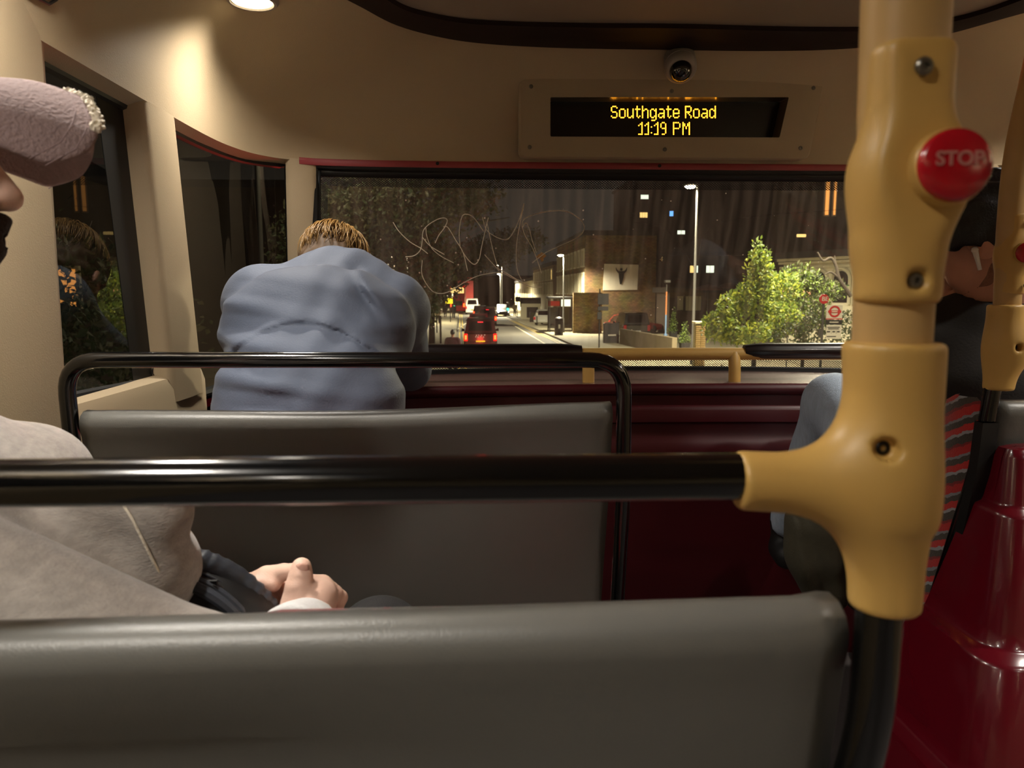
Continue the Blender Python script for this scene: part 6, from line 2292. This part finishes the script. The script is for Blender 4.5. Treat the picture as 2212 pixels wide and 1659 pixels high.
# litter bin
bn = thing('litter_bin', 'black litter bin with a pale mark in front of the bus shelter', 'litter bin', tuple(V(*P(1207, 722, 55)[:2], GZ + .12)))
bc_ = V(*P(1207, 722, 55)[:2], GZ + .12)
MB().lathe([(.30, 0), (.32, .05), (.32, .95), (.30, 1.0), (.34, 1.02), (.30, 1.22), (.15, 1.32), (.001, 1.34)], bc_, n=20).build('bin_body', 'post_black', bn)
MB().box(bc_ + V(0, -.32, .62), (.14, .03, .3)).build('mark', 'plate_white', bn)
# info totem and kiosk
tt = thing('info_totem', 'low dark information totem with a green face on the right pavement', 'totem', tuple(V(*P(1152, 697, 78)[:2], GZ + .12)))
tc_ = V(*P(1152, 697, 78)[:2], GZ + .12)
MB().box(tc_ + V(0, 0, .55), (.75, .25, 1.1)).build('case', 'post_black', tt, bevel=.04)
MB().box(tc_ + V(0, -.13, .6), (.5, .03, .8)).build('face', 'leaf_hedge', tt)
kk = thing('kiosk', 'small pale kiosk with a dark rounded roof further along the right pavement', 'kiosk', tuple(V(*P(1147, 690, 86)[:2], GZ + .12)))
kc = V(*P(1147, 690, 86)[:2], GZ + .12)
MB().box(kc + V(0, 1, .9), (2.2, 2.0, 1.8)).build('body', 'stucco', kk)
MB().tube([kc + V(-1.2, 1, 1.95), kc + V(1.2, 1, 1.95)], .55, 12).build('roof', 'post_black', kk)
MB().box(kc + V(.15, -.02, .8), (1.3, .05, 1.2)).build('opening', 'sign_dark', kk)
# brick pier
pr_ = thing('brick_pier', 'yellow stock brick gate pier with a flat cap beside the street lamp post', 'pier', tuple(V(*P(1510, 745, 31)[:2], GZ + .1)))
pc = V(*P(1510, 745, 31)[:2], GZ + .1)
ph = P(1510, 699, 31).z - GZ - .1
course = .085
nC = int(ph / course)
mb1 = MB().box((0, 0, 0), (.205, .20, .070))
first = None
for k in range(nC):
    for j in range(2):
        o = None
        if first is None:
            first = mb1.build('brick', 'brick_stock', pr_, bevel=.006, local=True)
            o = first
        else:
            o = first.copy()
            COL.objects.link(o)
            o.parent = pr_
        o.location = ((-.107 if j == 0 else .107) * (1 if k % 2 == 0 else 1), -.10 + (.012 * math.sin(k * 2.3 + j)), .045 + k * course)
MB().box(pc + V(0, .09, ph / 2), (.40, .30, ph)).build('core', 'kerb_stone', pr_)
MB().box(pc + V(0, .0, ph + .05), (.52, .52, .09)).build('cap_stone', 'stone_trim', pr_, bevel=.01)
# bus stop
bs = thing('bus_stop_sign', 'bus stop flag with red roundel and a red disc above, right of the green tree', 'bus stop', tuple(V(*P(1776, 745, 20)[:2], GZ + .12)))
def bsp(u, v, o=0.0):
    return P(u, v, 20 - o)
a, b = bsp(1777, 745), bsp(1779, 655)
MB().tube([V(b.x, 20, GZ + .12), b], .035, 10).build('post', 'post_grey', bs)
cdisc = bsp(1780, 646, .05)
MB().lathe([(.128, -.03), (.13, 0), (.128, .02), (.001, .02)], cdisc, (0, -1, 0), 28).build('stop_disc', 'sign_red', bs)
def plate(nm, u0, v0, u1, v1, o, mt, parent=bs, th=.02):
    p, q = bsp(u0, v1, o), bsp(u1, v0, o)
    return MB().box(((p.x + q.x) / 2, 20 - o, (p.z + q.z) / 2), (q.x - p.x, th, q.z - p.z)).build(nm, mt, parent, smooth=False)
flag = plate('flag', 1784, 659, 1820, 689, .02, 'sign_white')
ctr = bsp(1803, 673, .035)
m = MB()
m.tube([ctr + V(math.cos(x) * .135, 0, math.sin(x) * .135) for x in [2 * PI * i / 28 for i in range(28)]], .028, 6, closed=True)
m.build('roundel_ring', 'sign_red', flag)
plate('roundel_bar', 1789, 670.5, 1817, 675.5, .05, 'sign_red', flag)
plate('red_band', 1784, 688, 1820, 690, .04, 'sign_red')
plate('name_panel', 1784, 691, 1819, 701, .02, 'sign_dark')
tile = plate('route_panel', 1784, 702, 1818, 732, .02, 'sign_white')
for (u0, u1, v0, v1) in ((1787, 1814, 706, 708), (1789, 1812, 709.5, 711.5), (1786, 1793, 715, 718), (1798, 1804, 715, 718), (1808, 1814, 715, 718), (1786, 1806, 726, 728)):
    plate('print_line', u0, v0, u1, v1, .035, 'tfl_text', tile, .01)
for u in (1795.5, 1806.5):
    plate('print_rule', u - .3, 713, u + .3, 721, .035, 'tfl_text', tile, .01)
plate('name_print', 1792, 695, 1811, 697, .035, 'sign_white', bpy.data.objects['name_panel'], .01)
plate('roundel_print', 1797, 672, 1809, 674, .065, 'sign_white', flag, .01)
plate('timetable_case', 1767, 710, 1775, 728, .03, 'post_grey')
def text_mesh(body, size, org, material, name, parent, depth=.006):
    cu = bpy.data.curves.new('txt', 'FONT')
    cu.body = body
    cu.align_x = 'CENTER'
    cu.align_y = 'CENTER'
    cu.size = size
    cu.extrude = depth
    to = bpy.data.objects.new('txt', cu)
    COL.objects.link(to)
    me = bpy.data.meshes.new_from_object(to.evaluated_get(bpy.context.evaluated_depsgraph_get()))
    bpy.data.objects.remove(to)
    mb = MB()
    mb.add([org + V(v.co.x, -v.co.z, v.co.y) for v in me.vertices], [tuple(p.vertices) for p in me.polygons])
    return mb.build(name, material, parent, smooth=False)
text_mesh('BE', .17, cdisc + V(.01, -.035, 0), 'sign_white', 'stop_letters', bpy.data.objects['stop_disc'])

# ---------------------------------------------------------------- trees and shrubs
def tree(label, blobs, n, size, mats, base, stems=(), name='tree', cat='tree', seed=1, group=None, hollow=.55):
    r = np.random.default_rng(seed)
    t = thing(name, label, cat, tuple(base), group)
    vol = np.array([b[1][0] * b[1][1] * b[1][2] for b in blobs])
    pick = r.choice(len(blobs), n, p=vol / vol.sum())
    cs = np.array([tuple(b[0]) for b in blobs])[pick]
    rs = np.array([b[1] for b in blobs])[pick]
    d = r.normal(size=(n, 3))
    d /= np.linalg.norm(d, axis=1)[:, None]
    rad = (hollow + (1.08 - hollow) * r.random(n) ** .7)[:, None]
    c = cs + d * rs * rad + r.normal(size=(n, 3)) * .04
    ax = r.normal(size=(n, 3)) + np.array([0, 0, .4])
    ax /= np.linalg.norm(ax, axis=1)[:, None]
    sd = np.cross(ax, r.normal(size=(n, 3)))
    sd /= np.linalg.norm(sd, axis=1)[:, None]
    nn = np.cross(ax, sd)
    L_ = (size * (.6 + .8 * r.random(n)))[:, None]
    v = np.stack([c - sd * 0, c + ax * L_ * .45 + sd * L_ * .26 + nn * L_ * .08, c + ax * L_, c + ax * L_ * .45 - sd * L_ * .26 + nn * L_ * .08], 1).reshape(-1, 3)
    f = np.arange(n * 4).reshape(-1, 4)
    me = bpy.data.meshes.new('crown')
    me.from_pydata((v - np.array(base)[None]).tolist(), [], f.tolist())
    for q in mats:
        me.materials.append(M[q])
    me.polygons.foreach_set('material_index', r.integers(0, len(mats), n).astype(np.int32))
    o = bpy.data.objects.new('crown', me)
    COL.objects.link(o)
    o.parent = t
    o['kind'] = 'stuff'
    ORG[o.name] = Vector(base)
    for (pts, r0, r1) in stems:
        k = len(pts)
        MB().tube(smooth_path(pts, 4), [r0 + (r1 - r0) * i / ((k - 1) * 4) for i in range((k - 1) * 4 + 1)], 8).build('trunk' if r0 > .09 else 'branch', 'bark', t)
    return t
# big dark tree on the left
yb = 21.0
base = V(P(880, 700, yb).x, yb, GZ + .1)
tree('large dark leafy tree overhanging the left half of the windscreen', [(P(790, 470, 21), (1.9, 1.6, 1.4)), (P(900, 430, 20), (1.8, 1.6, 1.1)), (P(870, 560, 21.5), (1.2, 1.3, 1.2)), (P(940, 560, 22), (.75, 1.0, .9)), (P(915, 640, 22), (.62, .8, .9)), (P(700, 540, 20), (1.4, 1.4, 1.6)), (P(1010, 430, 22), (1.1, 1.2, .6)), (P(890, 690, 22), (.5, .6, .6)), (P(720, 680, 20), (1.2, 1.2, 1.2))],
     15000, .16, ['leaf_dark', 'leaf_dark', 'leaf_hedge'], base, [([base, base + V(.1, 0, 2.2), P(860, 560, 21), P(800, 470, 21)], .22, .08), ([base + V(.1, 0, 2.2), P(930, 560, 21.5), P(960, 470, 21)], .085, .03), ([P(960, 470, 21), P(1040, 478, 22), P(1100, 470, 23)], .04, .012)], seed=2, hollow=.3)
yb = 46.0
base = V(P(985, 690, yb).x - 1.5, yb, GZ + .1)
tree('second dark tree over the left pavement behind the first', [(P(955, 590, 46), (1.6, 1.6, 1.7)), (P(1000, 570, 47), (1.6, 1.6, 1.2)), (P(1060, 545, 48), (2.0, 1.6, 1.1)), (P(930, 640, 45), (1.0, 1.2, 1.2)), (P(1120, 520, 50), (1.9, 1.5, .9))],
     6500, .24, ['leaf_dark', 'leaf_hedge', 'leaf_dark'], base, [([base, base + V(.1, 0, 2.5), P(960, 590, 46), P(1000, 560, 46)], .2, .06)], seed=3, hollow=.3)
yb = 13.0
base = V(-8.5, yb, GZ + .1)
tree('dark tree outside the left side windows', [(V(-8.5, 13, 1.0), (2.2, 2.2, 2.0)), (V(-7.0, 15, .2), (1.6, 1.8, 1.6)), (V(-9.5, 18, .2), (2.0, 2.0, 2.2))], 3500, .2, ['leaf_dark', 'leaf_hedge'], base, [([base, V(-8.4, 13, 0), V(-8.3, 13.2, 1.5)], .2, .08)], seed=9, hollow=.2)
# bright green tree on the right
yb = 25.0
base = V(P(1630, 740, yb).x, yb, GZ + .1)
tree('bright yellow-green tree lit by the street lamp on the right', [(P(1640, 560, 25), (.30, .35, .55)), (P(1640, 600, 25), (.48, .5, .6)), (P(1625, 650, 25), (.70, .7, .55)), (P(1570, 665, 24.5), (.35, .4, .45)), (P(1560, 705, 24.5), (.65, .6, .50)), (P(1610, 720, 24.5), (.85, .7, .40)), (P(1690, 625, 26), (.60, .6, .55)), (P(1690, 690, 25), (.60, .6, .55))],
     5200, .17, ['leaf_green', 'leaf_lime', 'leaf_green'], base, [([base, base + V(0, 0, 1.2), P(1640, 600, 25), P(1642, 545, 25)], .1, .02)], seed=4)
yb = 27.0
base = V(P(1735, 745, yb).x, yb, GZ + .1)
tree('dark green tree with white blossom-like highlights before the stucco house', [(P(1725, 600, 27), (.70, .7, .45)), (P(1760, 630, 27), (.70, .7, .5)), (P(1800, 628, 28), (.5, .5, .35)), (P(1740, 680, 26), (.9, .7, .6))], 3000, .16, ['leaf_hedge', 'leaf_green', 'leaf_dark'], base,
     [([base, base + V(0, 0, 1.5), P(1740, 620, 27)], .08, .03), ([P(1838, 640, 27), P(1826, 622, 27), P(1812, 600, 27), P(1806, 575, 27), P(1795, 557, 27), P(1778, 563, 27), P(1766, 545, 27)], .085, .03), ([P(1812, 600, 27), P(1795, 588, 27), P(1783, 592, 27)], .05, .02), ([P(1806, 575, 27), P(1803, 552, 27)], .04, .015)], seed=6)
yb = 22.0
base = V(P(1760, 745, yb).x, yb, GZ + .1)
tree('dark clipped hedge behind the bus stop', [(P(1700, 728, 22), (.45, .5, .45)), (P(1760, 715, 22), (.60, .5, .55)), (P(1830, 715, 22), (.55, .5, .60)), (P(1900, 715, 22), (.8, .5, .6)), (P(1990, 700, 22), (.8, .5, .8))], 4200, .11, ['leaf_hedge', 'leaf_hedge', 'leaf_dark'], base, name='hedge', cat='hedge', seed=7)
def topiary(label, u, vb, vt, y, wpx, planter=True):
    c = P(u, vb, y)
    tp = P(u, vt, y)
    zb = c.z
    hgt = tp.z - zb
    w = wpx * y / 1600 / 2
    base = V(c.x, c.y, GZ + .12)
    blobs = [((c.x, c.y, zb + hgt * k), (w * (1 - k) + .04, w * (1 - k) + .04, hgt * .14)) for k in (.05, .2, .35, .5, .65, .8, .92)]
    t = tree(label, blobs, 900, .10, ['leaf_hedge', 'leaf_green'], base, [([base, V(c.x, c.y, zb + .1)], .06, .05)], name='topiary_shrub', cat='shrub', seed=int(u), hollow=.5)
    MB().hexa([base + V(x * w * .8, yy * w * .8, 0) for x, yy in ((-1, -1), (1, -1), (1, 1), (-1, 1))] + [V(c.x + x * w, c.y + yy * w, zb) for x, yy in ((-1, -1), (1, -1), (1, 1), (-1, 1))]).build('planter', 'sign_dark', t, bevel=.01)
    return t
topiary('tall thin clipped cone shrub by the pub windows', 1454, 716, 668, 42, 15)
topiary('short clipped cone shrub beside the lamp post', 1479, 740, 700, 36, 20)
# parasols
def parasol(label, u, v, y, r, mt):
    c = P(u, v, y)
    t = thing('parasol', label, 'parasol', (c.x, c.y, GZ + .1))
    MB().lathe([(r, -.32), (r * .98, -.28), (r * .5, -.06), (.03, .06), (.002, .08)], c, n=8).build('canopy', mt, t, angle=15)
    MB().tube([V(c.x, c.y, GZ + .1), c], .03, 8).build('pole', 'post_grey', t)
    return t
parasol('pinkish parasol above the hedge, left of the pair', 1706, 620, 30, .34, 'parasol_pink')
parasol('pale orange parasol above the hedge, right of the pair', 1740, 626, 31, .38, 'parasol_pink')
parasol('dark rust parasol left of the green tree', 1530, 616, 48, 1.0, 'parasol_rust')
parasol('dark rust parasol half hidden by the green tree', 1578, 612, 49, 1.1, 'parasol_rust')
# overhead wires
for k, (pts, r_) in enumerate((([(1370, 480), (1440, 497), (1501, 580)], .012), ([(1501, 580), (1560, 480), (1820, 452)], .010))):
    m = MB().tube(smooth_path([P(u, v, y) for (u, v), y in zip(pts, ((60, 44, 32) if k == 0 else (32, 38, 47)))], 6), r_, 6)
    tag(m.build('overhead_wire', 'wire_black'), ('dark wire running down to the middle street lamp post', 'dark wire running up to the right from the lamp post')[k], 'wire', 'overhead wires')
# debris stuck on the outside of the windscreen
def stuck(label, u, v, n, spread, mt, seed):
    c = on_ws(u, v, -.004)
    r = random.Random(seed)
    m = MB()
    for k in range(n):
        a = r.uniform(0, 2 * PI)
        d = V(math.cos(a), .15 + r.uniform(0, .3), math.sin(a))
        l = spread * r.uniform(.5, 1.0)
        s = V(-d.z, 0, d.x) * l * .35
        p0 = c + V(r.uniform(-.3, .3), .1, r.uniform(-.3, .3)) * spread
        m.add([p0, p0 + d * l * .5 + s, p0 + d * l, p0 + d * l * .5 - s], [(0, 1, 2, 3)])
    return tag(m.build('dried_leaf', mt, smooth=False, solid=.0004), label, 'leaf')
stuck('curled golden dried leaf stuck to the windscreen on the scratched tag', 1170, 553, 26, .016, 'dried_leaf', 1)
stuck('pale crumpled petal stuck to the windscreen right of the billboard', 1429, 560, 12, .009, 'petal', 2)
stuck('tiny pale bit stuck to the windscreen under the front rail', 1557, 792, 6, .010, 'petal', 3)
